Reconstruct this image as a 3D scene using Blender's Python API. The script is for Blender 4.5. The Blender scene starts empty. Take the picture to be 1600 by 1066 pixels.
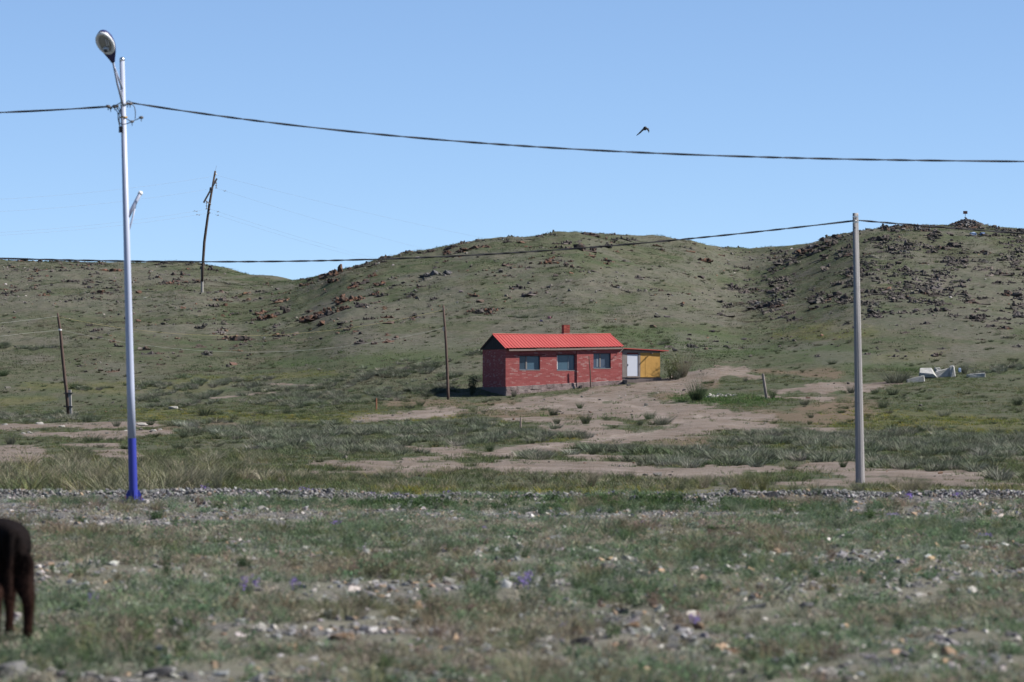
import bpy, bmesh, math, random
import numpy as np
from mathutils import Vector, Matrix, Euler

R = math.radians
SC = bpy.context.scene
COL = SC.collection

# ------------------------------------------------------------------ camera
F = 6000.0            # focal length in photograph pixels (135 mm on a 36 mm sensor, 1600 px wide)
CAM_H = 1.6
HORIZ = 620.0         # photograph row of the horizon
PITCH = math.atan((HORIZ - 533.0) / F)
cam_d = bpy.data.cameras.new("camera")
cam = bpy.data.objects.new("camera", cam_d)
COL.objects.link(cam)
cam.location = (0, 0, CAM_H)
cam.rotation_euler = (R(90) + PITCH, 0, 0)
cam_d.sensor_width = 36.0
cam_d.lens = 135.0
cam_d.clip_start = 0.5
cam_d.clip_end = 6000
cam_d.dof.use_dof = True
cam_d.dof.focus_distance = 235.0
cam_d.dof.aperture_fstop = 4.5
SC.camera = cam

# ------------------------------------------------------------------ light
SUN_AZ, SUN_EL = -4.0, 41.0      # azimuth counted from +X towards +Y
SUN_STRENGTH, SKY_STRENGTH, EXPOSURE = 5.0, 0.071, 1.05
w = bpy.data.worlds.new("World")
SC.world = w
w.use_nodes = True
nt = w.node_tree
nt.nodes.clear()
sky = nt.nodes.new("ShaderNodeTexSky")
sky.sky_type = 'NISHITA'
sky.sun_disc = False
sky.sun_elevation = R(SUN_EL)
sky.sun_rotation = R(90 - SUN_AZ)
sky.altitude = 6000
sky.air_density = 1.0
sky.dust_density = 0.0
sky.ozone_density = 1.5
hsv = nt.nodes.new("ShaderNodeGamma")          # softer fall-off between horizon and zenith over the whole sky
hsv.inputs["Gamma"].default_value = 0.74
tintn = nt.nodes.new("ShaderNodeMix")
tintn.data_type = 'RGBA'; tintn.blend_type = 'MULTIPLY'
tintn.inputs[0].default_value = 1.0
tintn.inputs[7].default_value = (1.15, 1.36, 1.62, 1)   # clear dry-air blue
bg = nt.nodes.new("ShaderNodeBackground")
bg.inputs["Strength"].default_value = SKY_STRENGTH
wo = nt.nodes.new("ShaderNodeOutputWorld")
nt.links.new(sky.outputs[0], hsv.inputs["Color"])
nt.links.new(hsv.outputs[0], tintn.inputs[6])
nt.links.new(tintn.outputs[2], bg.inputs["Color"])
nt.links.new(bg.outputs[0], wo.inputs["Surface"])

sun_d = bpy.data.lights.new("sun", 'SUN')
sun_d.energy = SUN_STRENGTH
sun_d.angle = R(0.5)
sun_d.color = (1.0, 0.95, 0.88)
sun = bpy.data.objects.new("sun", sun_d)
COL.objects.link(sun)
sv = Vector((math.cos(R(SUN_AZ)) * math.cos(R(SUN_EL)), math.sin(R(SUN_AZ)) * math.cos(R(SUN_EL)), math.sin(R(SUN_EL))))
sun.rotation_euler = sv.to_track_quat('Z', 'Y').to_euler()
sun.location = (60, 0, 60)
SC.view_settings.view_transform = 'Standard'
SC.view_settings.look = 'None'
SC.view_settings.exposure = EXPOSURE
SC.view_settings.gamma = 1.0
SC.view_settings.use_curve_mapping = False

# ------------------------------------------------------------------ noise
def _hash(ix, iy, seed):
    h = (ix.astype(np.int64) * 374761393 + iy.astype(np.int64) * 668265263 + seed * 974634777) & 0x7fffffff
    h = ((h ^ (h >> 13)) * 1274126177) & 0x7fffffff
    h = h ^ (h >> 16)
    return (h & 0xffff) / 65535.0

def vnoise(x, y, seed=0):
    x = np.asarray(x, float); y = np.asarray(y, float)
    ix = np.floor(x); iy = np.floor(y)
    fx = x - ix; fy = y - iy
    fx = fx * fx * (3 - 2 * fx); fy = fy * fy * (3 - 2 * fy)
    a = _hash(ix, iy, seed); b = _hash(ix + 1, iy, seed)
    c = _hash(ix, iy + 1, seed); d = _hash(ix + 1, iy + 1, seed)
    return (a * (1 - fx) + b * fx) * (1 - fy) + (c * (1 - fx) + d * fx) * fy

def fbm(x, y, seed=0, octs=4):
    s = 0.0; amp = 0.5; tot = 0.0
    for o in range(octs):
        s = s + amp * vnoise(x * 2 ** o + 17.3 * o, y * 2 ** o - 9.1 * o, seed + o)
        tot += amp; amp *= 0.5
    return s / tot

def sstep(a, b, x):
    t = np.clip((x - a) / (b - a), 0, 1)
    return t * t * (3 - 2 * t)

# ------------------------------------------------------------------ terrain
RIDGE = np.array([(-1600, 415), (-800, 396), (-300, 409), (0, 405), (60, 406), (120, 407), (200, 410), (290, 409), (340, 415), (400, 427),
                  (455, 436), (490, 432), (540, 419), (600, 405), (650, 397), (700, 388), (740, 379), (800, 372), (850, 368),
                  (905, 364), (940, 366), (1000, 371), (1060, 375), (1100, 380), (1140, 385), (1190, 386), (1240, 382), (1270, 375),
                  (1300, 366), (1340, 358), (1380, 353), (1430, 351), (1480, 352), (1510, 350), (1560, 355), (1600, 360),
                  (1900, 372), (2400, 350), (3300, 400)], float)
DR_T = np.array([(-1600, 400), (0, 398), (370, 392), (540, 346), (900, 352), (1060, 372), (1160, 395), (1260, 372), (1340, 355), (1600, 360), (3300, 380)], float)
COLS = [-1600, 0, 400, 800, 1000, 1200, 1600, 3300]
NEAR = {150: [706, 705, 702, 700, 699, 698, 698, 698], 172: [690, 688, 684, 680, 678, 675, 672, 672],
        195: [674, 672, 665, 658, 655, 650, 645, 645], 218: [660, 658, 649, 638, 632, 622, 616, 616],
        240: [645, 643, 632, 619, 605, 593, 586, 586]}
TX = np.arange(-1600, 3301, 20.0)
TD = np.concatenate([np.arange(0, 520, 1.0), np.geomspace(520, 3400, 60)])

def _make_table():
    Z = np.zeros((len(TX), len(TD)))
    for i, x in enumerate(TX):
        nd = [0, 62.5, 66, 76, 86, 100, 125]
        nz = [0, 0, -0.14, -0.31, -0.34, CAM_H - (741 - HORIZ) * 100 / F, CAM_H - (718 - HORIZ) * 125 / F]
        for d in sorted(NEAR):
            yy = np.interp(x, COLS, NEAR[d])
            nd.append(d); nz.append(CAM_H - (yy - HORIZ) * d / F)
        y240 = np.interp(x, COLS, NEAR[240])
        yr = np.interp(x, RIDGE[:, 0], RIDGE[:, 1]); dr = np.interp(x, DR_T[:, 0], DR_T[:, 1])
        for t in np.linspace(0.06, 1, 16):
            s = 0.80 * (1 - (1 - t) ** 1.5) + 0.20 * t
            yy = y240 + (yr - y240) * s
            d = 240 + (dr - 240) * t
            nd.append(d); nz.append(CAM_H - (yy - HORIZ) * d / F)
        zr = nz[-1]
        nd += [dr + 15, dr + 60, dr + 160, 1200, 3400]
        nz += [zr - 0.4, zr - 5, max(zr - 16, -4), -6, -8]
        dd = np.arange(0, 3400, 1.0)
        zz = np.interp(dd, nd, nz)
        k = np.ones(7) / 7
        zs = np.convolve(np.pad(zz, 3, mode='edge'), k, mode='valid')
        zs[:72] = zz[:72]
        Z[i] = np.interp(TD, dd, zs)
    k = np.array([1, 2, 1]) / 4
    Zp = np.pad(Z, ((1, 1), (0, 0)), mode='edge')
    return k[0] * Zp[:-2] + k[1] * Zp[1:-1] + k[2] * Zp[2:]
TZ = _make_table()
TY = HORIZ + (CAM_H - TZ) * F / np.maximum(TD, 1)[None, :]
_M = TD < 470
TYM = np.minimum.accumulate(TY[:, _M], axis=1)

def col_of(X, Y):
    return np.clip(800 + F * X / np.maximum(Y, 18.0), TX[0], TX[-1] - 1)

def zbase(X, Y):
    X = np.asarray(X, float); Y = np.asarray(Y, float)
    c = (col_of(X, Y) - TX[0]) / 20.0
    i = np.floor(c).astype(int); fx = c - i
    j = np.clip(np.searchsorted(TD, Y, side='right') - 1, 0, len(TD) - 2)
    fy = np.clip((Y - TD[j]) / (TD[j + 1] - TD[j]), 0, 1)
    return (TZ[i, j] * (1 - fx) + TZ[i + 1, j] * fx) * (1 - fy) + (TZ[i, j + 1] * (1 - fx) + TZ[i + 1, j + 1] * fx) * fy

def zg(X, Y):
    X = np.asarray(X, float); Y = np.asarray(Y, float)
    z = zbase(X, Y)
    hill = sstep(245, 300, Y) * (1 - sstep(600, 900, Y))
    flat = 1 - hill
    z = z + flat * ((fbm(X / 5, Y / 7, 3, 3) - .5) * .10 * sstep(10, 60, Y) + (fbm(X / .8, Y / .8, 5, 3) - .5) * .07)
    mid = sstep(90, 120, Y) * flat
    z = z + mid * (fbm(X / 3, Y / 4, 9, 3) - .5) * .22
    z = z + hill * ((fbm(X / 16, Y / 16, 11, 3) - .5) * 1.1 + (fbm(X / 4.5, Y / 5, 21, 3) - .5) * .55 + (fbm(X / 1.4, Y / 1.6, 31, 3) - .5) * .30)
    # low bank of dug-up stones along the far edge of the gravel road
    c = col_of(X, Y)
    st = np.clip(sstep(-900, -100, c) * (1 - sstep(480, 620, c)) + sstep(1080, 1180, c), 0, 1) * .8 + .25
    z = z + st * np.exp(-((Y - 60.6) / .75) ** 2) * (.01 + .14 * fbm(X / .8, Y / .8, 41, 3))
    pad = np.exp(-((X + 5.76) / .9) ** 4 - ((Y - 58.3) / .8) ** 4)
    z = z * (1 - pad) - .035 * pad
    # small dirt mounds in the yard
    for (mx, my, rx, ry, h) in MOUNDS:
        z = z + h * np.exp(-((X - mx) / rx) ** 2 - ((Y - my) / ry) ** 2)
    return z
MOUNDS = []

def px2ground(x, y):
    """photograph pixel -> point on the terrain"""
    x = np.atleast_1d(np.asarray(x, float)); y = np.atleast_1d(np.asarray(y, float))
    x, y = np.broadcast_arrays(x, y)
    out = np.zeros((len(x), 3))
    c = np.clip((x - TX[0]) / 20.0, 0, len(TX) - 1.001)
    i = np.floor(c).astype(int); fx = (c - i)[:, None]
    td = TD[_M]
    for s in range(0, len(x), 4000):
        e = min(s + 4000, len(x))
        prof = TYM[i[s:e]] * (1 - fx[s:e]) + TYM[i[s:e] + 1] * fx[s:e]
        hit = prof <= y[s:e, None]
        j = np.where(hit.any(1), hit.argmax(1), prof.argmin(1))
        j = np.maximum(j, 1)
        r = np.arange(e - s)
        y0 = prof[r, j - 1]; y1 = prof[r, j]
        t = np.clip((y0 - y[s:e]) / np.maximum(y0 - y1, 1e-6), 0, 1)
        D = td[j - 1] + (td[j] - td[j - 1]) * t
        # the pitch of the camera is small; columns and rows are taken on the horizontal picture plane
        out[s:e, 1] = D
        out[s:e, 0] = (x[s:e] - 800) / F * D
    out[:, 2] = zg(out[:, 0], out[:, 1])
    return out

def G(x, y):
    return Vector(px2ground(x, y)[0])

def P(x, y, D):
    """photograph pixel at a known distance -> point"""
    return Vector(((x - 800) / F * D, D, CAM_H + (HORIZ - y) / F * D))

MOUNDS.append((-4.55, 57.6, .8, .8, .06))
_m = G(1112, 588); MOUNDS.append((_m.x, _m.y, 1.7, 3.0, .35))
_m = G(1275, 610); MOUNDS.append((_m.x, _m.y, 1.8, 3.0, .22))
_m = G(60, 667); MOUNDS.append((_m.x, _m.y, 3.5, 1.6, .18))

def to_px(X, Y, Z):
    Yc = np.maximum(Y, 5.0)
    return 800 + F * X / Yc, HORIZ + (CAM_H - Z) * F / Yc

# ------------------------------------------------------------------ where the ground cover lies (rows and columns of the photograph, projected on the terrain)
DIRT = [(560, 656, 700, 645, 5), (680, 643, 860, 633, 6), (840, 632, 980, 613, 9), (960, 612, 1060, 604, 9), (900, 638, 1080, 645, 11),
        (1000, 630, 1090, 658, 13), (1040, 655, 1180, 668, 10), (1090, 645, 1200, 652, 7), (1200, 664, 1295, 675, 5), (1080, 672, 960, 690, 8),
        (960, 690, 830, 702, 6), (830, 702, 690, 713, 4), (1000, 682, 880, 672, 8), (800, 657, 960, 660, 4), (540, 697, 720, 700, 4),
        (660, 701, 800, 711, 6), (640, 722, 760, 713, 4), (495, 727, 640, 731, 6), (490, 738, 600, 739, 3), (600, 735, 800, 728, 7),
        (780, 730, 1000, 735, 9), (980, 740, 1140, 742, 7), (1120, 733, 1330, 732, 6), (900, 714, 1100, 721, 4), (1330, 738, 1520, 744, 6),
        (1220, 756, 1310, 754, 5), (1340, 751, 1620, 759, 5), (1500, 741, 1620, 742, 4), (1070, 593, 1150, 579, 8), (1140, 586, 1190, 592, 4),
        (1220, 613, 1320, 603, 6), (1340, 608, 1395, 599, 5), (1200, 622, 1290, 624, 3), (-40, 668, 110, 665, 4), (100, 665, 235, 664, 4),
        (50, 679, 180, 681, 4), (160, 679, 260, 677, 3), (-40, 713, 45, 712, 12), (100, 696, 180, 698, 2), (170, 709, 205, 711, 6),
        (205, 797, 300, 799, 4), (1000, 596, 1060, 597, 4), (440, 612, 330, 622, 1.5), (415, 600, 490, 603, 2)]
TRACK = [(880, 622, 960, 628, 2), (960, 628, 1010, 640, 2.5), (1010, 640, 1060, 660, 2.5), (1060, 660, 1010, 676, 2), (1010, 676, 930, 688, 1.6), (930, 688, 840, 701, 1.5), (840, 701, 740, 715, 1.3), (985, 634, 1035, 655, 1.2), (1040, 668, 960, 681, 1), (600, 655, 740, 643, 1.6), (740, 642, 880, 632, 1.6),
         (600, 731, 780, 729, 1.2), (780, 729, 1000, 737, 1.3), (820, 735, 1000, 742, 1), (1000, 742, 1330, 736, 1.2), (1330, 738, 1520, 744, 1.4), (1090, 650, 1180, 656, 1.5)]
SOIL = [(1200, 652, 1330, 640, 14), (1010, 636, 1060, 640, 6), (620, 630, 800, 631, 5), (260, 672, 400, 664, 5), (1190, 580, 1300, 584, 5),
        (1020, 690, 1140, 690, 5), (1120, 665, 1200, 662, 7), (700, 645, 900, 648, 6), (1330, 690, 1460, 686, 4), (1040, 620, 1100, 600, 6)]
GRAVEL = [(-60, 799, 500, 802, 10), (480, 801, 1100, 803, 10), (1080, 800, 1660, 803, 10), (-60, 818, 300, 816, 6), (-60, 775, 520, 774, 8),
          (520, 778, 700, 776, 3), (740, 774, 900, 776, 5), (1100, 777, 1660, 779, 9), (440, 990, 820, 990, 5), (1000, 895, 1300, 885, 3), (-60, 1052, 120, 1058, 10)]
BLOOM = [(-20, 629, 80, 622, 4), (60, 603, 150, 605, 6), (140, 607, 340, 600, 7), (300, 596, 520, 582, 6), (240, 650, 560, 656, 8), (540, 650, 720, 656, 6),
         (1340, 655, 1620, 682, 14), (1400, 650, 1620, 664, 8), (1240, 520, 1340, 515, 10), (1380, 560, 1460, 555, 6), (600, 768, 1100, 768, 7), (1210, 775, 1620, 768, 7), (840, 690, 910, 686, 3),
         (700, 655, 780, 662, 4), (1240, 672, 1310, 674, 3), (880, 648, 940, 650, 3), (1200, 696, 1250, 702, 4)]
SCREE = [(830, 452, 960, 445, 14), (680, 470, 720, 455, 14), (1040, 470, 1160, 455, 12), (1480, 555, 1620, 540, 10), (1300, 560, 1500, 560, 8), (1400, 500, 1620, 500, 14),
         (320, 466, 460, 450, 6), (0, 470, 300, 480, 12), (520, 500, 700, 480, 14), (980, 430, 1180, 410, 12), (1480, 440, 1620, 470, 20), (0, 430, 260, 428, 14), (640, 440, 800, 425, 8)]
GREEN = [(800, 783, 1200, 792, 5), (1180, 794, 1300, 797, 4), (560, 788, 800, 790, 5), (960, 520, 1330, 560, 14), (560, 560, 740, 545, 14), (1080, 620, 1200, 628, 8), (430, 568, 700, 552, 8), (860, 650, 1000, 648, 4), (1200, 545, 1420, 570, 10)]
BUNCH = [(560, 590, 690, 570, 10), (500, 604, 570, 592, 8), (215, 602, 420, 598, 9), (230, 618, 520, 612, 9), (400, 626, 700, 606, 11), (440, 634, 660, 616, 8),
         (215, 624, 330, 630, 5), (160, 606, 120, 608, 4), (280, 672, 480, 680, 13), (400, 692, 640, 690, 16), (480, 678, 780, 672, 13), (640, 682, 800, 677, 9),
         (520, 706, 640, 702, 9), (700, 693, 770, 690, 6), (-40, 653, 150, 655, 8), (1130, 690, 1330, 694, 12), (1200, 683, 1620, 692, 12), (1220, 716, 1330, 718, 9),
         (1330, 702, 1620, 706, 15), (1050, 709, 1200, 715, 8), (900, 702, 1060, 708, 6), (820, 716, 900, 712, 5), (1000, 723, 1200, 731, 7), (1370, 731, 1540, 735, 7),
         (1550, 747, 1620, 745, 5), (1500, 584, 1620, 575, 5), (700, 590, 745, 594, 7), (1390, 598, 1420, 592, 4), (800, 676, 850, 690, 8), (860, 672, 910, 684, 8),
         (0, 548, 90, 550, 5), (800, 490, 850, 492, 2), (730, 552, 780, 545, 4), (1020, 540, 1060, 532, 3), (210, 640, 310, 632, 4), (980, 718, 1200, 722, 4)]
TALL = [(-40, 754, 340, 750, 20), (340, 755, 560, 745, 12), (560, 744, 760, 740, 6), (760, 743, 960, 747, 7), (900, 754, 1120, 758, 9), (1130, 762, 1220, 756, 12),
        (1220, 771, 1620, 768, 5), (560, 765, 1100, 766, 6), (90, 725, 140, 720, 6), (230, 725, 420, 722, 8), (1400, 765, 1460, 762, 8)]

def seg_mask(segs, px, py, n=0.0, soft=.5):
    m = np.zeros_like(px)
    for (x0, y0, x1, y1, h) in segs:
        lx = x1 - x0
        t = np.clip((px - x0) / lx, 0, 1) if abs(lx) > 1e-6 else np.zeros_like(px)
        cy = y0 + (y1 - y0) * t
        cx = x0 + lx * t
        d = np.sqrt(((px - cx) / (h * 3.2)) ** 2 + ((py - cy) / h) ** 2) + n
        m = np.maximum(m, 1 - sstep(1 - soft, 1 + soft, d))
    return m

def masks(X, Y, which):
    Zb = zbase(X, Y)
    px, py = to_px(X, Y, Zb)
    px = np.where(Y > 15, px, -9999)
    s = np.clip(Y / 120.0, .25, 3)
    n = (fbm(X / (1.1 * s), Y / (2.6 * s), 77, 4) - .5) * 1.9 + (fbm(X / .45, Y / 1.1, 87, 3) - .5) * 1.3
    out = {}
    for k, sg in which.items():
        out[k] = seg_mask(sg, px, py, n)
    return out

def gravel_spread(X, Y):
    return (1 - sstep(60, 64, Y)) * sstep(.49, .72, fbm(X / 1.1, Y / 1.9, 231, 4)) * .6

# ------------------------------------------------------------------ mesh and object helpers
def new_mesh(name, verts, faces, smooth=False):
    me = bpy.data.meshes.new(name)
    me.from_pydata([tuple(v) for v in verts], [], faces)
    me.update()
    if smooth:
        me.polygons.foreach_set("use_smooth", [True] * len(me.polygons))
    return me

def props(o, label=None, cat=None, group=None, kind=None):
    if label: o["label"] = label
    if cat: o["category"] = cat
    if group: o["group"] = group
    if kind: o["kind"] = kind
    return o

def link(name, me, mat=None, parent=None, loc=None, rot=None, scale=None, **kw):
    o = bpy.data.objects.new(name, me)
    COL.objects.link(o)
    if mat is not None and me is not None and hasattr(me, "materials") and len(me.materials) == 0:
        me.materials.append(mat)
    if parent is not None: o.parent = parent
    if loc is not None: o.location = loc
    if rot is not None: o.rotation_euler = rot
    if scale is not None: o.scale = scale
    return props(o, **kw)

def own_mat(o, mat):
    o.material_slots[0].link = 'OBJECT'
    o.material_slots[0].material = mat

class MB:
    def __init__(s): s.v = []; s.f = []
    def add(s, vs, fs):
        b = len(s.v)
        s.v += [tuple(v) for v in vs]
        s.f += [tuple(i + b for i in f) for f in fs]
        return s
    def hexa(s, c):       # eight corners: bottom 0-3 counter-clockwise, top 4-7
        return s.add(c, [(3, 2, 1, 0), (4, 5, 6, 7), (0, 1, 5, 4), (1, 2, 6, 5), (2, 3, 7, 6), (3, 0, 4, 7)])
    def box(s, x0, x1, y0, y1, z0, z1):
        return s.hexa([(x0, y0, z0), (x1, y0, z0), (x1, y1, z0), (x0, y1, z0), (x0, y0, z1), (x1, y0, z1), (x1, y1, z1), (x0, y1, z1)])
    def tube(s, pts, rad, n=8, cap=True):
        pts = [Vector(p) for p in pts]
        if not hasattr(rad, "__len__"): rad = [rad] * len(pts)
        rings = []
        up = Vector((0, 0, 1))
        prev = None
        for i, p in enumerate(pts):
            t = (pts[min(i + 1, len(pts) - 1)] - pts[max(i - 1, 0)]).normalized()
            if prev is None:
                a = t.cross(up)
                if a.length < 1e-3: a = t.cross(Vector((1, 0, 0)))
            else:
                a = prev - t * prev.dot(t)
            a.normalize(); prev = a
            b = t.cross(a)
            rings.append([p + (a * math.cos(2 * math.pi * k / n) + b * math.sin(2 * math.pi * k / n)) * rad[i] for k in range(n)])
        vs = [v for r_ in rings for v in r_]
        fs = []
        for i in range(len(pts) - 1):
            for k in range(n):
                k2 = (k + 1) % n
                fs.append((i * n + k, i * n + k2, (i + 1) * n + k2, (i + 1) * n + k))
        if cap:
            fs.append(tuple(range(n - 1, -1, -1)))
            fs.append(tuple((len(pts) - 1) * n + k for k in range(n)))
        return s.add(vs, fs)
    def ball(s, c, r, seg=12, rings=8, sx=1, sy=1, sz=1):
        c = Vector(c)
        vs = [c + Vector((0, 0, r * sz))]
        for i in range(1, rings):
            a = math.pi * i / rings
            for k in range(seg):
                b = 2 * math.pi * k / seg
                vs.append(c + Vector((r * sx * math.sin(a) * math.cos(b), r * sy * math.sin(a) * math.sin(b), r * sz * math.cos(a))))
        vs.append(c - Vector((0, 0, r * sz)))
        fs = [(0, 1 + k, 1 + (k + 1) % seg) for k in range(seg)]
        for i in range(rings - 2):
            for k in range(seg):
                a = 1 + i * seg + k; b = 1 + i * seg + (k + 1) % seg
                fs.append((a, a + seg, b + seg, b))
        l = len(vs) - 1; o = 1 + (rings - 2) * seg
        fs += [(o + (k + 1) % seg, o + k, l) for k in range(seg)]
        return s.add(vs, fs)
    def build(s, name, mat, parent=None, smooth=False, **kw):
        return link(name, new_mesh(name, s.v, s.f, smooth), mat, parent, **kw)

def empty(name, loc, rz=0.0, **kw):
    o = bpy.data.objects.new(name, None)
    COL.objects.link(o)
    o.location = loc
    o.rotation_euler = (0, 0, rz)
    o.empty_display_size = 0.3
    return props(o, **kw)

# ------------------------------------------------------------------ materials
class NT:
    def __init__(s, name):
        s.m = bpy.data.materials.new(name)
        s.m.use_nodes = True
        s.t = s.m.node_tree
        s.t.nodes.clear()
        s.out = s.t.nodes.new("ShaderNodeOutputMaterial")
    def n(s, typ, **kw):
        o = s.t.nodes.new(typ)
        for k, v in kw.items():
            setattr(o, k, v)
        return o
    def l(s, a, b): s.t.links.new(a, b)
    def set(s, node, **kw):
        for k, v in kw.items():
            node.inputs[k.replace("_", " ")].default_value = v
        return node
    def noise(s, scale, detail=4, rough=.55, vec=None, dim='3D'):
        o = s.n("ShaderNodeTexNoise", noise_dimensions=dim)
        o.inputs["Scale"].default_value = scale
        o.inputs["Detail"].default_value = detail
        o.inputs["Roughness"].default_value = rough
        if vec is not None: s.l(vec, o.inputs["Vector"])
        return o.outputs["Fac"]
    def ramp(s, fac, stops):
        o = s.n("ShaderNodeValToRGB")
        e = o.color_ramp.elements
        while len(e) < len(stops): e.new(0.5)
        for i, (p, c) in enumerate(stops):
            e[i].position = p
            e[i].color = (c, c, c, 1) if not hasattr(c, "__len__") else (*c, 1)
        s.l(fac, o.inputs[0])
        return o.outputs[0]
    def mix(s, fac, a, b, mode='MIX'):
        o = s.n("ShaderNodeMix", data_type='RGBA', blend_type=mode)
        for sock, v in ((o.inputs[0], fac), (o.inputs[6], a), (o.inputs[7], b)):
            if isinstance(v, (int, float)): sock.default_value = v
            elif isinstance(v, tuple): sock.default_value = (*v, 1)
            else: s.l(v, sock)
        return o.outputs[2]
    def math(s, op, a, b=None):
        o = s.n("ShaderNodeMath", operation=op)
        for i, v in enumerate((a, b)):
            if v is None: continue
            if isinstance(v, (int, float)): o.inputs[i].default_value = v
            else: s.l(v, o.inputs[i])
        return o.outputs[0]
    def attr(s, name, typ='GEOMETRY'):
        o = s.n("ShaderNodeAttribute", attribute_type=typ, attribute_name=name)
        return o
    def pos(s):
        return s.n("ShaderNodeNewGeometry").outputs["Position"]
    def obj(s):
        return s.n("ShaderNodeTexCoord").outputs["Object"]
    def rnd(s):
        return s.n("ShaderNodeObjectInfo").outputs["Random"]
    def bump(s, h, strength, dist):
        o = s.n("ShaderNodeBump")
        o.inputs["Strength"].default_value = strength
        o.inputs["Distance"].default_value = dist
        s.l(h, o.inputs["Height"])
        return o.outputs[0]
    def bsdf(s, col, rough=.8, metal=0.0, spec=.3, normal=None):
        b = s.n("ShaderNodeBsdfPrincipled")
        if isinstance(col, tuple): b.inputs["Base Color"].default_value = (*col, 1)
        else: s.l(col, b.inputs["Base Color"])
        if isinstance(rough, (int, float)): b.inputs["Roughness"].default_value = rough
        else: s.l(rough, b.inputs["Roughness"])
        b.inputs["Metallic"].default_value = metal
        b.inputs["Specular IOR Level"].default_value = spec
        if normal is not None: s.l(normal, b.inputs["Normal"])
        s.l(b.outputs[0], s.out.inputs[0])
        return s.m

def plain(name, col, rough=.6, metal=0.0, spec=.4, var=.15, scale=6.0):
    t = NT(name)
    n = t.noise(scale, 5, .6, t.obj())
    lo = tuple(c * (1 - var) for c in col); hi = tuple(min(c * (1 + var), .95) for c in col)
    return t.bsdf(t.mix(n, lo, hi), rough, metal, spec)

def foliage(name, col=None, var=.5, transl=.3):
    t = NT(name)
    v = t.attr("shade").outputs["Fac"]
    if col is None:
        base = t.attr("tint", 'INSTANCER').outputs["Color"]
    else:
        r = t.rnd()
        base = t.mix(r, tuple(c * .8 for c in col), tuple(c * 1.25 for c in col))
    k = t.math('ADD', t.math('MULTIPLY', v, var * 2), 1 - var)
    c = t.mix(1.0, base, k, 'MULTIPLY')
    d = t.n("ShaderNodeBsdfDiffuse"); tr = t.n("ShaderNodeBsdfTranslucent"); mx = t.n("ShaderNodeMixShader")
    t.l(c, d.inputs[0]); t.l(c, tr.inputs[0])
    mx.inputs[0].default_value = transl
    t.l(d.outputs[0], mx.inputs[1]); t.l(tr.outputs[0], mx.inputs[2])
    t.l(mx.outputs[0], t.out.inputs[0])
    return t.m

def rock_mat(name, dark, light, lichen, amount, scale=2.2):
    t = NT(name)
    p = t.pos()
    n1 = t.noise(scale, 6, .65, p)
    c = t.mix(t.ramp(n1, [(.35, 0.0), (.65, 1.0)]), dark, light)
    n2 = t.noise(scale * .55, 5, .7, p)
    c = t.mix(t.ramp(n2, [(.62 - amount * .35, 0.0), (.70 - amount * .35, 1.0)]), c, lichen)
    hi = t.noise(scale * 9, 4, .7, p)
    c = t.mix(t.ramp(hi, [(.35, .25), (.7, 0.0)]), c, tuple(d * .5 for d in dark))
    nb = t.bump(t.noise(scale * 4, 6, .7, p), .7, .08)
    return t.bsdf(c, .92, 0, .2, nb)

def stone_tint_mat(name):
    t = NT(name)
    c = t.attr("tint", 'INSTANCER').outputs["Color"]
    n = t.noise(9, 5, .6, t.pos())
    c = t.mix(t.ramp(n, [(.3, .35), (.7, 0.0)]), c, (.05, .05, .05))
    return t.bsdf(c, .9, 0, .2)

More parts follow.
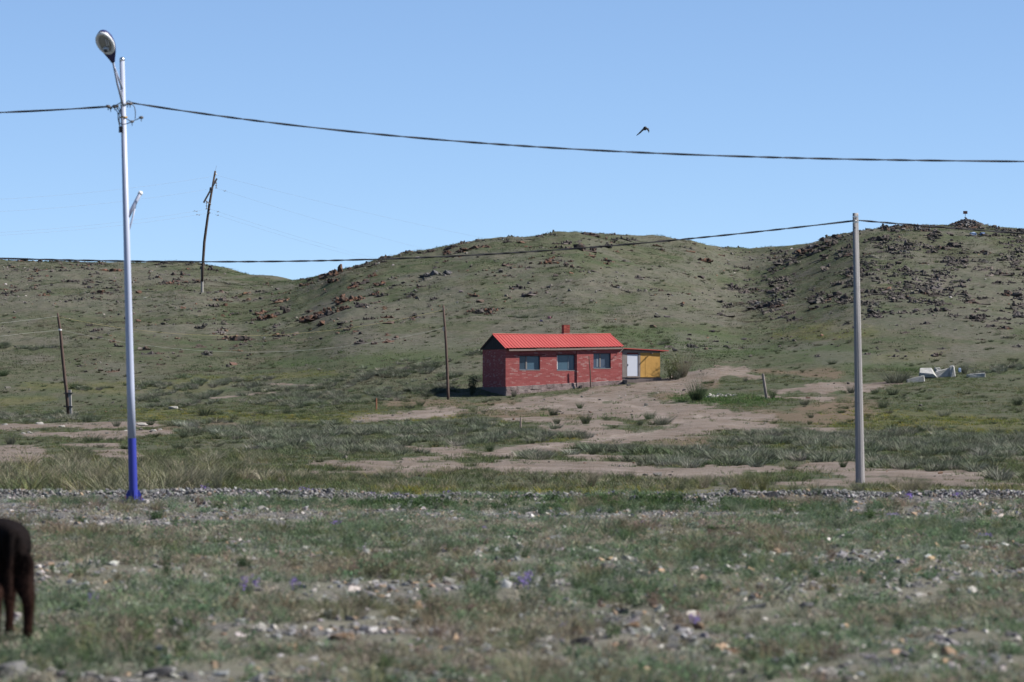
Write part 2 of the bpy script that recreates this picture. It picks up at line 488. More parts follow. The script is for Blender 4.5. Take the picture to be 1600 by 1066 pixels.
def ground_mat():
    t = NT("ground_earth")
    p = t.pos()
    big = t.noise(.045, 4, .6, p)
    med = t.noise(.35, 6, .65, p)
    fine = t.noise(2.6, 6, .72, p)
    vfine = t.noise(18, 5, .75, p)
    g = t.mix(t.ramp(big, [(.38, 0.0), (.62, 1.0)]), (.044, .060, .029), (.062, .070, .042))
    g = t.mix(t.ramp(med, [(.40, 0.0), (.62, .8)]), g, (.084, .076, .056))
    g = t.mix(t.ramp(fine, [(.36, .75), (.56, 0.0)]), g, (.030, .038, .017))
    g = t.mix(t.ramp(fine, [(.56, .0), (.70, .6)]), g, (.125, .112, .085))
    fore = t.attr('fore').outputs['Fac']
    g = t.mix(t.math('MULTIPLY', fore, t.ramp(fine, [(.30, .35), (.60, .85)])), g, t.mix(vfine, (.105, .105, .080), (.225, .208, .175)))
    g = t.mix(t.ramp(vfine, [(.58, 0.0), (.70, .7)]), g, (.165, .145, .12))
    g = t.mix(t.ramp(vfine, [(.30, .6), (.42, 0.0)]), g, (.022, .022, .015))
    def strength(nm, k, lo=.35, hi=.65):
        a = t.attr(nm).outputs["Fac"]
        return t.math('MULTIPLY', t.math('MULTIPLY', a, k), t.ramp(fine, [(lo, .25), (hi, 1.0)]))
    g = t.mix(strength("green", .75), g, t.mix(vfine, (.026, .044, .016), (.062, .085, .036)))
    g = t.mix(strength("bloom", .50), g, t.mix(vfine, (.055, .062, .018), (.14, .125, .036)))
    g = t.mix(strength("scree", .70), g, t.mix(vfine, (.055, .050, .047), (.165, .148, .135)))
    so = t.attr("soil").outputs["Fac"]
    g = t.mix(t.math('MULTIPLY', so, t.ramp(med, [(.3, .45), (.6, .9)])), g, t.mix(vfine, (.075, .054, .038), (.15, .11, .08)))
    d = t.attr("dirt").outputs["Fac"]
    dc = t.mix(t.ramp(med, [(.3, 0.0), (.7, 1.0)]), (.135, .112, .096), (.195, .163, .142))
    dc = t.mix(t.ramp(t.noise(.9, 5, .7, p), [(.46, 0.0), (.60, .75)]), dc, (.120, .088, .066))
    dc = t.mix(t.ramp(vfine, [(.38, .6), (.56, 0.0)]), dc, (.072, .062, .054))
    dc = t.mix(t.ramp(fine, [(.58, 0.0), (.72, .5)]), dc, (.235, .20, .178))
    dc = t.mix(t.math('MULTIPLY', t.attr('track').outputs['Fac'], t.ramp(fine, [(.40, .0), (.62, .7)])), dc, (.25, .212, .188))
    edge = t.math('ADD', t.math('MULTIPLY', t.math('SUBTRACT', fine, .5), 1.5), d)
    g = t.mix(t.ramp(edge, [(.36, 0.0), (.80, 1.0)]), g, dc)
    gv = t.attr("gravel").outputs["Fac"]
    vor = t.n("ShaderNodeTexVoronoi"); vor.inputs["Scale"].default_value = 26
    t.l(p, vor.inputs["Vector"])
    vsep = t.n("ShaderNodeSeparateColor"); t.l(vor.outputs["Color"], vsep.inputs[0])
    vc = t.ramp(vsep.outputs[0], [(0, (.045, .045, .048)), (.5, (.105, .102, .102)), (.85, (.155, .15, .145)), (1, (.25, .21, .165))])
    ge = t.math('ADD', t.math('MULTIPLY', t.math('SUBTRACT', fine, .5), 1.6), gv)
    g = t.mix(t.ramp(ge, [(.36, 0.0), (.75, .9)]), g, vc)
    hgt = t.math('ADD', t.math('MULTIPLY', fine, .6), t.math('MULTIPLY', vfine, .25))
    nb = t.bump(hgt, 1.0, .14)
    return t.bsdf(g, .95, 0, .1, nb)

M = {}
M['ground'] = ground_mat()
M['turf'] = foliage("grass_blades", None, .40, .38)
M['tuft'] = foliage("tuft_blades", None, .45, .12)
M['stone_tint'] = stone_tint_mat("loose_stone")
M['rock_dark'] = rock_mat("dark_rock", (.024, .021, .020), (.084, .073, .067), (.11, .062, .040), .05, 3.2)
M['rock_mixed'] = rock_mat("lichened_rock", (.024, .021, .020), (.080, .067, .060), (.115, .062, .042), .26, 4.0)
M['rock_orange'] = rock_mat("orange_rock", (.034, .026, .022), (.088, .064, .052), (.140, .070, .044), .42, 4.5)
M['rock_grey'] = rock_mat("grey_rock", (.040, .040, .043), (.125, .122, .125), (.15, .10, .065), .05, 3)
M['stone_grey'] = rock_mat("grey_stone", (.075, .075, .08), (.17, .168, .165), (.22, .185, .15), .15, 7)
M['stone_dark'] = rock_mat("dark_stone", (.025, .025, .028), (.085, .085, .09), (.14, .13, .12), .1, 7)
M['stone_white'] = rock_mat("white_stone", (.24, .23, .21), (.40, .385, .36), (.32, .29, .25), .2, 7)
M['stone_tan'] = rock_mat("tan_stone", (.13, .085, .055), (.26, .175, .115), (.29, .225, .165), .3, 7)
M['concrete'] = plain("weathered_concrete", (.22, .21, .20), .85, 0, .25, .3, 5)
M['steel'] = plain("bare_steel", (.55, .54, .52), .3, 1.0, .5, .1)
M['white_paint'] = plain("white_pole_paint", (.30, .33, .42), .42, 0, .4, .05, 2)
M['blue_paint'] = plain("blue_pole_paint", (.018, .025, .22), .4, 0, .5, .12, 4)
M['lamp_blue'] = plain("lamp_blue_paint", (.012, .013, .075), .45, 0, .5, .1)
M['lamp_white'] = plain("lamp_rim_white", (.52, .53, .54), .4, 0, .5, .05)
M['black'] = plain("black_rubber", (.018, .018, .022), .6, 0, .4, .2)
M['wood_dark'] = plain("weathered_dark_wood", (.055, .042, .036), .9, 0, .2, .5, 4)
M['wood_brown'] = plain("brown_pole_wood", (.075, .052, .043), .9, 0, .2, .4, 4)
M['wood_grey'] = plain("weathered_grey_wood", (.165, .145, .135), .9, 0, .2, .35, 5)
M['wood_black'] = plain("tarred_boards", (.026, .023, .023), .9, 0, .2, .4, 5)
M['wood_red'] = plain("reddish_stake", (.22, .10, .06), .9, 0, .2, .3, 5)
M['porcelain'] = plain("insulator_porcelain", (.10, .09, .085), .35, 0, .5, .2)
M['white_bit'] = plain("white_fitting", (.5, .5, .5), .5, 0, .4, .1)
M['yellow_wire'] = plain("yellow_wire", (.26, .22, .10), .6, 0, .3, .1)
M['pale_wire'] = plain("pale_wire", (.22, .225, .21), .6, 0, .3, .1)
M['thin_wire'] = plain("bare_wire", (.20, .22, .26), .5, .2, .4, .1)
M['tape'] = plain("yellow_band", (.35, .22, .06), .6, 0, .3, .2)
M['rust'] = plain("rusty_sign", (.115, .06, .055), .8, 0, .3, .3)
M['blue_cloth'] = plain("pale_blue_cloth", (.22, .29, .42), .9, 0, .2, .25)
M['blue_cloth2'] = plain("blue_cloth", (.09, .14, .26), .9, 0, .2, .25)
M['pink_cloth'] = plain("pink_cloth", (.34, .16, .19), .9, 0, .2, .2)
M['purple_cloth'] = plain("purple_cloth", (.10, .085, .16), .9, 0, .2, .2)

# ------------------------------------------------------------------ ground sheet
def build_ground():
    cols = np.concatenate([np.array([-8, -5, -3, -2, -1.2, -.8, -.55, -.4, -.3, -.24, -.2, -.18]), np.arange(-900, 901, 2.7) / F, np.array([.18, .2, .24, .3, .4, .55, .8, 1.2, 2, 3, 5, 8])])
    near = 9600.0 / (np.arange(1120, 776, -2.6) - 620)
    rows = np.concatenate([[-15, -8, -2, 4, 8, 12, 15, 17], near[near > 18.5], np.arange(61.6, 240, .9), np.arange(240, 425, .75), np.geomspace(426, 3300, 40)])
    U, Yr = np.meshgrid(cols, rows)
    X = U * (Yr + 20.0 * (1 - sstep(10, 20, Yr)) )
    X = np.where(Yr < 20, U * np.maximum(Yr, 20.0), U * Yr)
    Z = zg(X.ravel(), Yr.ravel())
    nC, nR = len(cols), len(rows)
    co = np.stack([X.ravel(), Yr.ravel(), Z], 1)
    idx = np.arange(nC * nR).reshape(nR, nC)
    q = np.stack([idx[:-1, :-1], idx[:-1, 1:], idx[1:, 1:], idx[1:, :-1]], -1).reshape(-1, 4)
    me = bpy.data.meshes.new("ground")
    me.vertices.add(len(co)); me.vertices.foreach_set("co", co.ravel())
    me.loops.add(q.size); me.loops.foreach_set("vertex_index", q.ravel().astype(np.int32))
    me.polygons.add(len(q)); me.polygons.foreach_set("loop_start", np.arange(0, q.size, 4, dtype=np.int32))
    me.polygons.foreach_set("use_smooth", np.ones(len(q), bool))
    me.update(calc_edges=True)
    mk = masks(co[:, 0], co[:, 1], dict(dirt=DIRT, soil=SOIL, gravel=GRAVEL, bloom=BLOOM, scree=SCREE, green=GREEN, track=TRACK))
    X_, Y_ = co[:, 0], co[:, 1]
    spread = gravel_spread(X_, Y_)
    mk['gravel'] = np.maximum(mk['gravel'] * .9, spread)
    far = sstep(242, 262, Y_)
    mk['fore'] = 1 - sstep(58, 63, Y_)
    mk['scree'] = np.maximum(mk['scree'] * .75, far * .8 * sstep(.50, .68, fbm(X_ / 4, Y_ / 8, 241, 4)))
    for k, v in mk.items():
        a = me.attributes.new(k, 'FLOAT', 'POINT')
        a.data.foreach_set("value", v.astype(np.float32))
    link("ground", me, M['ground'], kind="structure", label="rolling grassy steppe ground rising to stony hills")
build_ground()

# ------------------------------------------------------------------ plant meshes
def blades(name, rng, n, h, spread, width, bend, hvar=.4, seg=2, lean=.35):
    vs, fs, sh = [], [], []
    for i in range(n):
        a = rng.uniform(0, 2 * math.pi)
        r = spread * math.sqrt(rng.random())
        bx, by = r * math.cos(a), r * math.sin(a)
        hh = h * rng.uniform(1 - hvar, 1 + hvar * .5)
        da = a + rng.uniform(-.9, .9)
        ln = lean * (r / max(spread, 1e-4)) + rng.uniform(0, .25)
        dx, dy = math.cos(da) * ln, math.sin(da) * ln
        wa = rng.uniform(0, math.pi)
        wx, wy = math.cos(wa) * width / 2, math.sin(wa) * width / 2
        b = len(vs)
        s = rng.random()
        for k in range(seg + 1):
            t = k / seg
            cx = bx + dx * hh * (t + bend * t * t); cy = by + dy * hh * (t + bend * t * t)
            cz = hh * t * (1 - .25 * bend * t * (abs(dx) + abs(dy))) - .01 * (1 - t)
            if k == seg:
                vs.append((cx, cy, cz)); sh.append(s)
            else:
                ww = 1 - .55 * t
                vs.append((cx - wx * ww, cy - wy * ww, cz)); vs.append((cx + wx * ww, cy + wy * ww, cz)); sh += [s, s]
        for k in range(seg - 1):
            fs.append((b + 2 * k, b + 2 * k + 1, b + 2 * k + 3, b + 2 * k + 2))
        fs.append((b + 2 * seg - 2, b + 2 * seg - 1, b + 2 * seg))
    me = new_mesh(name, vs, fs)
    at = me.attributes.new("shade", 'FLOAT', 'POINT')
    at.data.foreach_set("value", np.array(sh, np.float32))
    return me

def leafy(name, rng, n, h, spread, leaf, stems=6):
    """small leaves scattered up branching stems"""
    vs, fs, sh = [], [], []
    for s_ in range(stems):
        a = rng.uniform(0, 2 * math.pi); r0 = spread * .25 * rng.random()
        hh = h * rng.uniform(.55, 1.05)
        ln = rng.uniform(.1, 1.0) * spread
        p0 = Vector((math.cos(a) * r0, math.sin(a) * r0, 0)); p1 = Vector((math.cos(a) * ln, math.sin(a) * ln, hh))
        b = len(vs)
        vs += [p0 + Vector((-leaf * .15, 0, 0)), p0 + Vector((leaf * .15, 0, 0)), p1]; sh += [.4] * 3
        fs.append((b, b + 1, b + 2))
        for i in range(n // stems):
            t = rng.uniform(.15, 1)
            c = p0.lerp(p1, t) + Vector((rng.gauss(0, .16), rng.gauss(0, .16), rng.gauss(0, .10))) * spread * (1.1 - .5 * t)
            if c.z < 0: c.z = abs(c.z)
            d = Vector((rng.gauss(0, 1), rng.gauss(0, 1), rng.gauss(.4, .8))).normalized()
            sd = d.cross(Vector((rng.gauss(0, 1), rng.gauss(0, 1), rng.gauss(0, 1)))).normalized()
            L = leaf * rng.uniform(.6, 1.3)
            b = len(vs); v_ = rng.random()
            vs += [c - d * L * .5, c + sd * L * .28, c + d * L * .5, c - sd * L * .28]; sh += [v_] * 4
            fs.append((b, b + 1, b + 2, b + 3))
    me = new_mesh(name, vs, fs)
    at = me.attributes.new("shade", 'FLOAT', 'POINT')
    at.data.foreach_set("value", np.array(sh, np.float32))
    return me

def chunk(bm, rng, c, s, tilt=None, n=14):
    """one angular block: convex hull of points on a rough box"""
    e = tilt if tilt is not None else Euler((rng.uniform(-.4, .4), rng.uniform(-.4, .4), rng.uniform(0, 6.28)))
    Mx = e.to_matrix()
    vs = []
    for i in range(n):
        p = Vector((rng.uniform(-1, 1), rng.uniform(-1, 1), rng.uniform(-1, 1)))
        k = max(abs(p.x), abs(p.y), abs(p.z))
        p = p / k * rng.uniform(.82, 1.0)
        vs.append(bm.verts.new(Vector(c) + Mx @ Vector((p.x * s[0], p.y * s[1], p.z * s[2]))))
    r = bmesh.ops.convex_hull(bm, input=vs)
    dead = [v for v in r["geom_interior"] if isinstance(v, bmesh.types.BMVert)] + [v for v in r["geom_unused"] if isinstance(v, bmesh.types.BMVert)]
    bmesh.ops.delete(bm, geom=list(set(dead)), context='VERTS')

def bm_mesh(name, bm):
    me = bpy.data.meshes.new(name)
    bm.normal_update()
    bm.to_mesh(me); bm.free()
    return me

def stone_mesh(name, rng, flat=.6):
    bm = bmesh.new()
    chunk(bm, rng, (0, 0, .15), (.5, .38 * rng.uniform(.8, 1.2), .5 * flat), Euler((rng.uniform(-.2, .2), rng.uniform(-.2, .2), 0)), 16)
    return bm_mesh(name, bm)

def outcrop_mesh(name, rng, n):
    """bedrock breaking through the turf: tilted slabs in a ragged row, one metre wide"""
    bm = bmesh.new()
    dip = rng.uniform(.25, .6)
    for i in range(n):
        t = rng.uniform(-1, 1)
        k = (1 - .62 * abs(t)) * rng.uniform(.55, 1.15)
        x = t * .46; y = rng.uniform(-.22, .22)
        chunk(bm, rng, (x, y, .04 * k + rng.uniform(0, .10) * k), (.115 * k * rng.uniform(.6, 1.5), .11 * k * rng.uniform(.7, 1.3), .14 * k * rng.uniform(.7, 1.2)),
              Euler((rng.uniform(-.35, .35), dip + rng.uniform(-.25, .25), rng.uniform(-.5, .5))), 13)
    chunk(bm, rng, (0, 0, -.05), (.50, .26, .085), Euler((0, 0, 0)), 24)     # the bed they grow out of
    for i in range(n):
        t = rng.uniform(-1, 1); s = rng.uniform(.03, .07)
        chunk(bm, rng, (t * .40, rng.uniform(-.18, .18) * (1 - abs(t) * .5), s * .5), (s, s * .8, s), None, 9)
    return bm_mesh(name, bm)

# ------------------------------------------------------------------ scattering of what nobody could count
SRC = {}
def source(kind, meshes, mat):
    c = bpy.data.collections.new(kind + "_sources")
    for i, me in enumerate(meshes):
        me.materials.clear(); me.materials.append(mat)
        o = bpy.data.objects.new("%s_%02d" % (kind, i), me)
        c.objects.link(o)
    SRC[kind] = (c, len(meshes))

def scatter(name, kind, pts, scl, tint, rng, label, tilt=.12):
    n = len(pts)
    c, nv = SRC[kind]
    me = bpy.data.meshes.new(name)
    me.vertices.add(n)
    me.vertices.foreach_set("co", np.asarray(pts, np.float32).ravel())
    rot = np.stack([rng.normal(0, tilt, n), rng.normal(0, tilt, n), rng.uniform(0, 6.283, n)], 1)
    a = me.attributes.new("rot", 'FLOAT_VECTOR', 'POINT'); a.data.foreach_set("vector", rot.astype(np.float32).ravel())
    scl = np.asarray(scl, np.float32)
    if scl.ndim == 1: scl = np.stack([scl] * 3, 1)
    a = me.attributes.new("scl", 'FLOAT_VECTOR', 'POINT'); a.data.foreach_set("vector", scl.astype(np.float32).ravel())
    a = me.attributes.new("idx", 'INT', 'POINT'); a.data.foreach_set("value", rng.integers(0, nv, n).astype(np.int32))
    a = me.attributes.new("tint", 'FLOAT_VECTOR', 'POINT'); a.data.foreach_set("vector", np.asarray(tint, np.float32).ravel())
    o = link(name, me, None, kind="stuff", label=label)
    g = bpy.data.node_groups.new(name + "_scatter", 'GeometryNodeTree')
    g.interface.new_socket("Geometry", in_out='INPUT', socket_type='NodeSocketGeometry')
    g.interface.new_socket("Geometry", in_out='OUTPUT', socket_type='NodeSocketGeometry')
    gi = g.nodes.new('NodeGroupInput'); go = g.nodes.new('NodeGroupOutput')
    ci = g.nodes.new('GeometryNodeCollectionInfo')
    ci.inputs["Collection"].default_value = c
    ci.inputs["Separate Children"].default_value = True
    ci.inputs["Reset Children"].default_value = True
    ip = g.nodes.new('GeometryNodeInstanceOnPoints')
    ip.inputs["Pick Instance"].default_value = True
    def na(nm, dt):
        q = g.nodes.new('GeometryNodeInputNamedAttribute'); q.data_type = dt
        q.inputs["Name"].default_value = nm
        return next(s for s in q.outputs if s.enabled and s.name == "Attribute")
    g.links.new(gi.outputs[0], ip.inputs["Points"])
    g.links.new(ci.outputs[0], ip.inputs["Instance"])
    g.links.new(na("idx", 'INT'), ip.inputs["Instance Index"])
    g.links.new(na("rot", 'FLOAT_VECTOR'), ip.inputs["Rotation"])
    g.links.new(na("scl", 'FLOAT_VECTOR'), ip.inputs["Scale"])
    g.links.new(ip.outputs[0], go.inputs[0])
    md = o.modifiers.new("scatter", 'NODES'); md.node_group = g
    return o

rp = random.Random(5)
source("turf_near", [blades("turf", rp, 34, .065, .12, .0075, .8, .6, 2, .9) for _ in range(4)] + [leafy("herb", rp, 60, .09, .10, .024, 7) for _ in range(2)], M['turf'])
source("turf_mid", [blades("turf", rp, 26, .11, .22, .014, .6, .6, 2, .6) for _ in range(4)], M['turf'])
source("turf_hill", [blades("turf", rp, 22, .12, .38, .03, .5, .6, 1, .5) for _ in range(4)], M['turf'])
source("bunch", [blades("bunch", rp, 100, .34, .17, .017, .45, .6, 2, .55) for _ in range(6)], M['tuft'])
source("tall", [blades("tall", rp, 60, .52, .14, .011, .7, .6, 3, .45) for _ in range(6)], M['tuft'])
source("weeds", [leafy("weed", rp, 150, .17, .13, .026, 10) for _ in range(4)] + [blades("weed", rp, 70, .20, .10, .007, .7, .5, 3, .6) for _ in range(3)], M['turf'])
source("stones", [stone_mesh("stone", rp, rp.uniform(.5, .9)) for _ in range(8)], M['stone_tint'])

rg = np.random.default_rng(7)
def area_pts(n, d0, d1, half=.145, power=1.0):
    u = rg.random(n)
    D = (d0 ** (power + 1) + u * (d1 ** (power + 1) - d0 ** (power + 1))) ** (1 / (power + 1))
    X = (rg.random(n) * 2 - 1) * half * D
    return X, D

def palette(n, cols, w):
    c = np.array(cols)
    i = rg.choice(len(c), n, p=np.array(w) / sum(w))
    return c[i] * rg.uniform(.75, 1.25, (n, 1)) * rg.uniform(.94, 1.06, (n, 3))

GREENS = [(.118, .162, .094), (.098, .142, .086), (.175, .195, .150), (.192, .180, .128), (.20, .168, .136), (.31, .285, .225)]
# --- turf in front
def near_turf():
    X, Y = area_pts(34000, 19.5, 63, .145, .7)
    mk = masks(X, Y, dict(gravel=GRAVEL, green=GREEN))
    bare = np.exp(-((X + 5.5) / .75) ** 4 - ((Y - 57.9) / .9) ** 4)
    den = fbm(X / .9, Y / 1.6, 101, 4)
    mk['gravel'] = np.maximum(mk['gravel'], gravel_spread(X, Y))
    keep = rg.random(len(X)) < np.clip(.22 + 3.0 * (den - .40), .06, 1) * (1 - .8 * mk['gravel']) * (1 - .95 * bare)
    X, Y = X[keep], Y[keep]; gm = mk['green'][keep]
    dry = fbm(X / 2.2, Y / 4.0, 111, 3)
    n = len(X)
    wet = palette(n, GREENS, [5, 5, 4, 1.2, .5, .3]); dr = palette(n, GREENS, [1.5, 1, 2, 4, 3, 1.0])
    t = np.where((rg.random(n) < sstep(.42, .66, dry))[:, None], dr, wet)
    t = np.where((rg.random(n) < gm * .9)[:, None], palette(n, [(.044, .074, .032), (.06, .092, .042)], [1, 1]), t)
    s = rg.uniform(.45, 1.25, n) * (.75 + .7 * fbm(X / 1.4, Y / 2.4, 121, 3)) * (1 + .3 * gm)
    scatter("grass", "turf_near", np.stack([X, Y, zg(X, Y)], 1), s, t, rg, "short mixed green grass and herbs on the stony foreground")
near_turf()

def weeds():
    X, Y = area_pts(5200, 19.5, 59, .145, .8)
    k = rg.random(len(X)) < sstep(.44, .64, fbm(X / 1.3, Y / 2.6, 271, 4)) * (1 - .9 * gravel_spread(X, Y) / .72)
    X, Y = X[k], Y[k]; n = len(X)
    z_ = fbm(X / 2.6, Y / 4.5, 281, 3)
    t = palette(n, [(.075, .112, .060), (.092, .128, .078), (.125, .14, .072), (.12, .14, .10)], [4, 3, 1.5, 2])
    t2 = palette(n, [(.15, .13, .092), (.165, .148, .105), (.135, .135, .082), (.17, .128, .108)], [3, 3, 2, 1.2])
    t = np.where((rg.random(n) < sstep(.44, .62, z_))[:, None], t2, t)
    scatter("weeds", "weeds", np.stack([X, Y, zg(X, Y)], 1), rg.uniform(.35, .95, n), t, rg, "taller weeds and leafy herbs standing in the foreground grass")
weeds()

def mid_turf():
    X, Y = area_pts(52000, 62, 245, .142, .8)
    mk = masks(X, Y, dict(dirt=DIRT, soil=SOIL, bloom=BLOOM, green=GREEN, gravel=GRAVEL))
    den = fbm(X / 3, Y / 7, 131, 4)
    keep = rg.random(len(X)) < np.clip(.35 + 2.2 * (den - .38), .1, 1) * (1 - .93 * np.maximum(mk['dirt'], .8 * mk['gravel'])) * (1 - .6 * mk['soil'])
    X, Y = X[keep], Y[keep]; b = mk['bloom'][keep]; g = mk['green'][keep]
    n = len(X)
    t = palette(n, [(.080, .100, .046), (.066, .086, .042), (.10, .105, .062), (.135, .122, .068)], [4, 4, 3, 1.5])
    t = np.where((rg.random(n) < b * .5)[:, None], palette(n, [(.13, .135, .035), (.21, .18, .04), (.10, .12, .04)], [3, 1.6, 3]), t)
    t = np.where((rg.random(n) < g * .8)[:, None], palette(n, [(.048, .085, .03), (.065, .105, .038)], [1, 1]), t)
    s = rg.uniform(.5, 1.2, n) * (1 + .5 * g)
    scatter("grass", "turf_mid", np.stack([X, Y, zg(X, Y)], 1), s, t, rg, "low green turf over the flat between road and house")
mid_turf()

def hill_turf():
    X, Y = area_pts(52000, 243, 402, .142, 1.0)
    mk = masks(X, Y, dict(dirt=DIRT, scree=SCREE, bloom=BLOOM, green=GREEN))
    den = fbm(X / 7, Y / 14, 141, 4)
    keep = rg.random(len(X)) < np.clip(.3 + 2.4 * (den - .4), .1, 1) * (1 - .9 * mk['dirt']) * (1 - .7 * mk['scree'])
    X, Y = X[keep], Y[keep]; b = mk['bloom'][keep]; g = mk['green'][keep]
    n = len(X)
    t = palette(n, [(.056, .078, .038), (.044, .063, .032), (.074, .086, .054), (.034, .048, .024)], [4, 3, 2, 2])
    br = palette(n, [(.085, .076, .054), (.068, .060, .044), (.105, .094, .074), (.05, .050, .034)], [3, 3, 1.5, 2])
    t = np.where((rg.random(n) < sstep(.46, .70, fbm(X / 4.5, Y / 8, 251, 4)))[:, None], br, t)
    t = np.where((rg.random(n) < b * .7)[:, None], palette(n, [(.13, .135, .035), (.10, .12, .04)], [1, 1]), t)
    t = np.where((rg.random(n) < g * .6)[:, None], palette(n, [(.055, .088, .034), (.07, .105, .04)], [1, 1]), t)
    s = rg.uniform(.4, 1.1, n)
    scatter("grass", "turf_hill", np.stack([X, Y, zg(X, Y)], 1), s, t, rg, "thin grey green grass over the stony hillsides")
hill_turf()

def band_pts(segs, n):
    """points along ragged bands given in the photograph and laid on the terrain"""
    ar = np.array([(abs(s[2] - s[0]) + 3 * s[4]) * s[4] for s in segs])
    i = rg.choice(len(segs), n, p=ar / ar.sum())
    s = np.array(segs, float)[i]
    t = rg.random(n)
    x = s[:, 0] + (s[:, 2] - s[:, 0]) * t + rg.normal(0, 1, n) * s[:, 4] * .9
    y = s[:, 1] + (s[:, 3] - s[:, 1]) * t + rg.normal(0, .48, n) * s[:, 4]
    return px2ground(x, y)

def bunch_grass():
    p = band_pts(BUNCH, 15000)
    cl = fbm(p[:, 0] / .75, p[:, 1] / 2.6, 151, 2)
    mk = masks(p[:, 0], p[:, 1], dict(dirt=DIRT))
    keep = rg.random(len(p)) < sstep(.42, .60, cl) * (1 - .9 * mk['dirt'])
    p = p[keep]; cl = cl[keep]; n = len(p)
    t = palette(n, [(.118, .130, .096), (.155, .160, .128), (.085, .100, .068), (.19, .188, .155), (.092, .115, .068)], [4, 3.5, 3, 1.6, 2])
    s = rg.uniform(.35, .95, n) * (.40 + .80 * cl)
    sc = np.stack([s * 1.5, s * 1.5, s], 1)
    scatter("bunch_grass", "bunch", p, sc, t, rg, "grey green bunch grass growing in ragged bands below the hill", .06)
    # thin sprinkling between the bands
    X, Y = area_pts(5200, 86, 345, .142, .6)
    mk = masks(X, Y, dict(dirt=DIRT))
    k = (rg.random(len(X)) < sstep(.45, .62, fbm(X / 2, Y / 6, 161, 3))) & (mk['dirt'] < .55)
    X, Y = X[k], Y[k]; n = len(X)
    s = rg.uniform(.2, .6, n)
    t = palette(n, [(.070, .082, .050), (.105, .108, .076), (.055, .070, .038)], [3, 2, 3])
    scatter("bunch_grass", "bunch", np.stack([X, Y, zg(X, Y)], 1), np.stack([s * 1.5, s * 1.5, s], 1), t, rg, "scattered small grass tufts on flat and lower slopes", .06)
bunch_grass()

def tall_grass():
    p = band_pts(TALL, 4200)
    px = 800 + F * p[:, 0] / p[:, 1]
    cl = fbm(p[:, 0] / .6, p[:, 1] / 2.0, 171, 3)
    left = 1 - sstep(250, 560, px)
    mk = masks(p[:, 0], p[:, 1], dict(dirt=DIRT, gravel=GRAVEL))
    keep = (rg.random(len(p)) < sstep(.36, .62, cl) * (.38 + .62 * left)) & (p[:, 1] > 62.5) & (mk['dirt'] < .5)
    p = p[keep]; cl = cl[keep]; left = left[keep]; n = len(p)
    t = palette(n, [(.115, .118, .078), (.19, .175, .125), (.072, .088, .046), (.25, .225, .17), (.13, .128, .056)], [4, 3, 3, 1.6, 2])
    s = rg.uniform(.28, .85, n) * (.5 + .55 * cl) * (.62 + .55 * left)
    scatter("dry_grass", "tall", p, np.stack([s * 1.3, s * 1.3, s], 1), t, rg, "tall pale seeding grass behind the bank of stones", .08)
tall_grass()

STONE_T = [(.125, .125, .13), (.185, .18, .178), (.075, .075, .08), (.33, .315, .29), (.23, .16, .105), (.035, .035, .038)]
def loose_stones():
    # foreground pebbles, far denser on the gravel
    X, Y = area_pts(52000, 19.5, 62, .145, .9)
    mk = masks(X, Y, dict(gravel=GRAVEL))
    den = fbm(X / 1.4, Y / 2.4, 181, 3)
    mk['gravel'] = np.maximum(mk['gravel'], gravel_spread(X, Y))
    keep = rg.random(len(X)) < np.clip(.17 + .60 * mk['gravel'] + 1.0 * (den - .5), .07, 1)
    X, Y = X[keep], Y[keep]; gm = mk['gravel'][keep]; n = len(X)
    s = np.exp(rg.normal(-3.4, .5, n)) * np.where(Y > 44, .66, 1.0)
    s = np.clip(s, .012, .10)
    t = palette(n, [c_ if i_ in (2, 5) else tuple(v_ * 1.2 for v_ in c_) for i_, c_ in enumerate(STONE_T)], [5, 6, 2, 3.0, 2.2, .8])
    scatter("gravel", "stones", np.stack([X, Y, zg(X, Y)], 1), np.stack([s * 1.2, s * 1.2, s * .8], 1), t, rg, "small loose stones strewn over road and grass", .3)
    # the bank of broken stone along the far edge of the road
    n = 12000
    x = np.concatenate([rg.uniform(-60, 520, 4900), rg.uniform(480, 1120, 1300), rg.uniform(1090, 1660, 5800)])
    Y = 60.6 + rg.normal(0, .5, n)
    X = (x - 800) / F * Y
    kk = rg.random(n) < sstep(.30, .52, fbm(X / .7, Y / .5, 291, 3))
    X, Y = X[kk], Y[kk]; n = len(X)
    s = np.clip(np.exp(rg.normal(-3.3, .40, n)), .018, .11)
    z = zg(X, Y) + rg.uniform(0, .05, n)
    t = palette(n, [(.15, .147, .147), (.20, .195, .19), (.10, .10, .102), (.27, .26, .24), (.20, .15, .11)], [5, 4, 3, .7, .6])
    scatter("rubble", "stones", np.stack([X, Y, z], 1), np.stack([s, s, s * .85], 1), t, rg, "long low bank of broken grey stone along the road edge", .5)
    # specks of stone on the hills and on bare earth
    X, Y = area_pts(15000, 95, 400, .142, 1.0)
    mk = masks(X, Y, dict(scree=SCREE, dirt=DIRT))
    den = fbm(X / 6, Y / 12, 191, 3)
    hill = sstep(250, 300, Y)
    keep = rg.random(len(X)) < np.clip((.10 + .5 * mk['scree'] + 1.4 * (den - .48)) * (.25 + .75 * hill) + .2 * mk['dirt'], .02, 1)
    X, Y = X[keep], Y[keep]; n = len(X)
    s = np.clip(np.exp(rg.normal(-2.0, .5, n)), .05, .5) * (.5 + .5 * sstep(150, 300, Y))
    t = palette(n, [(.105, .095, .088), (.16, .145, .132), (.06, .054, .05), (.16, .09, .058), (.30, .285, .265)], [5, 3, 3, 1.5, .7])
    scatter("scree", "stones", np.stack([X, Y, zg(X, Y)], 1), np.stack([s, s, s * .7], 1), t, rg, "small loose stones lying over the hillsides", .3)
loose_stones()

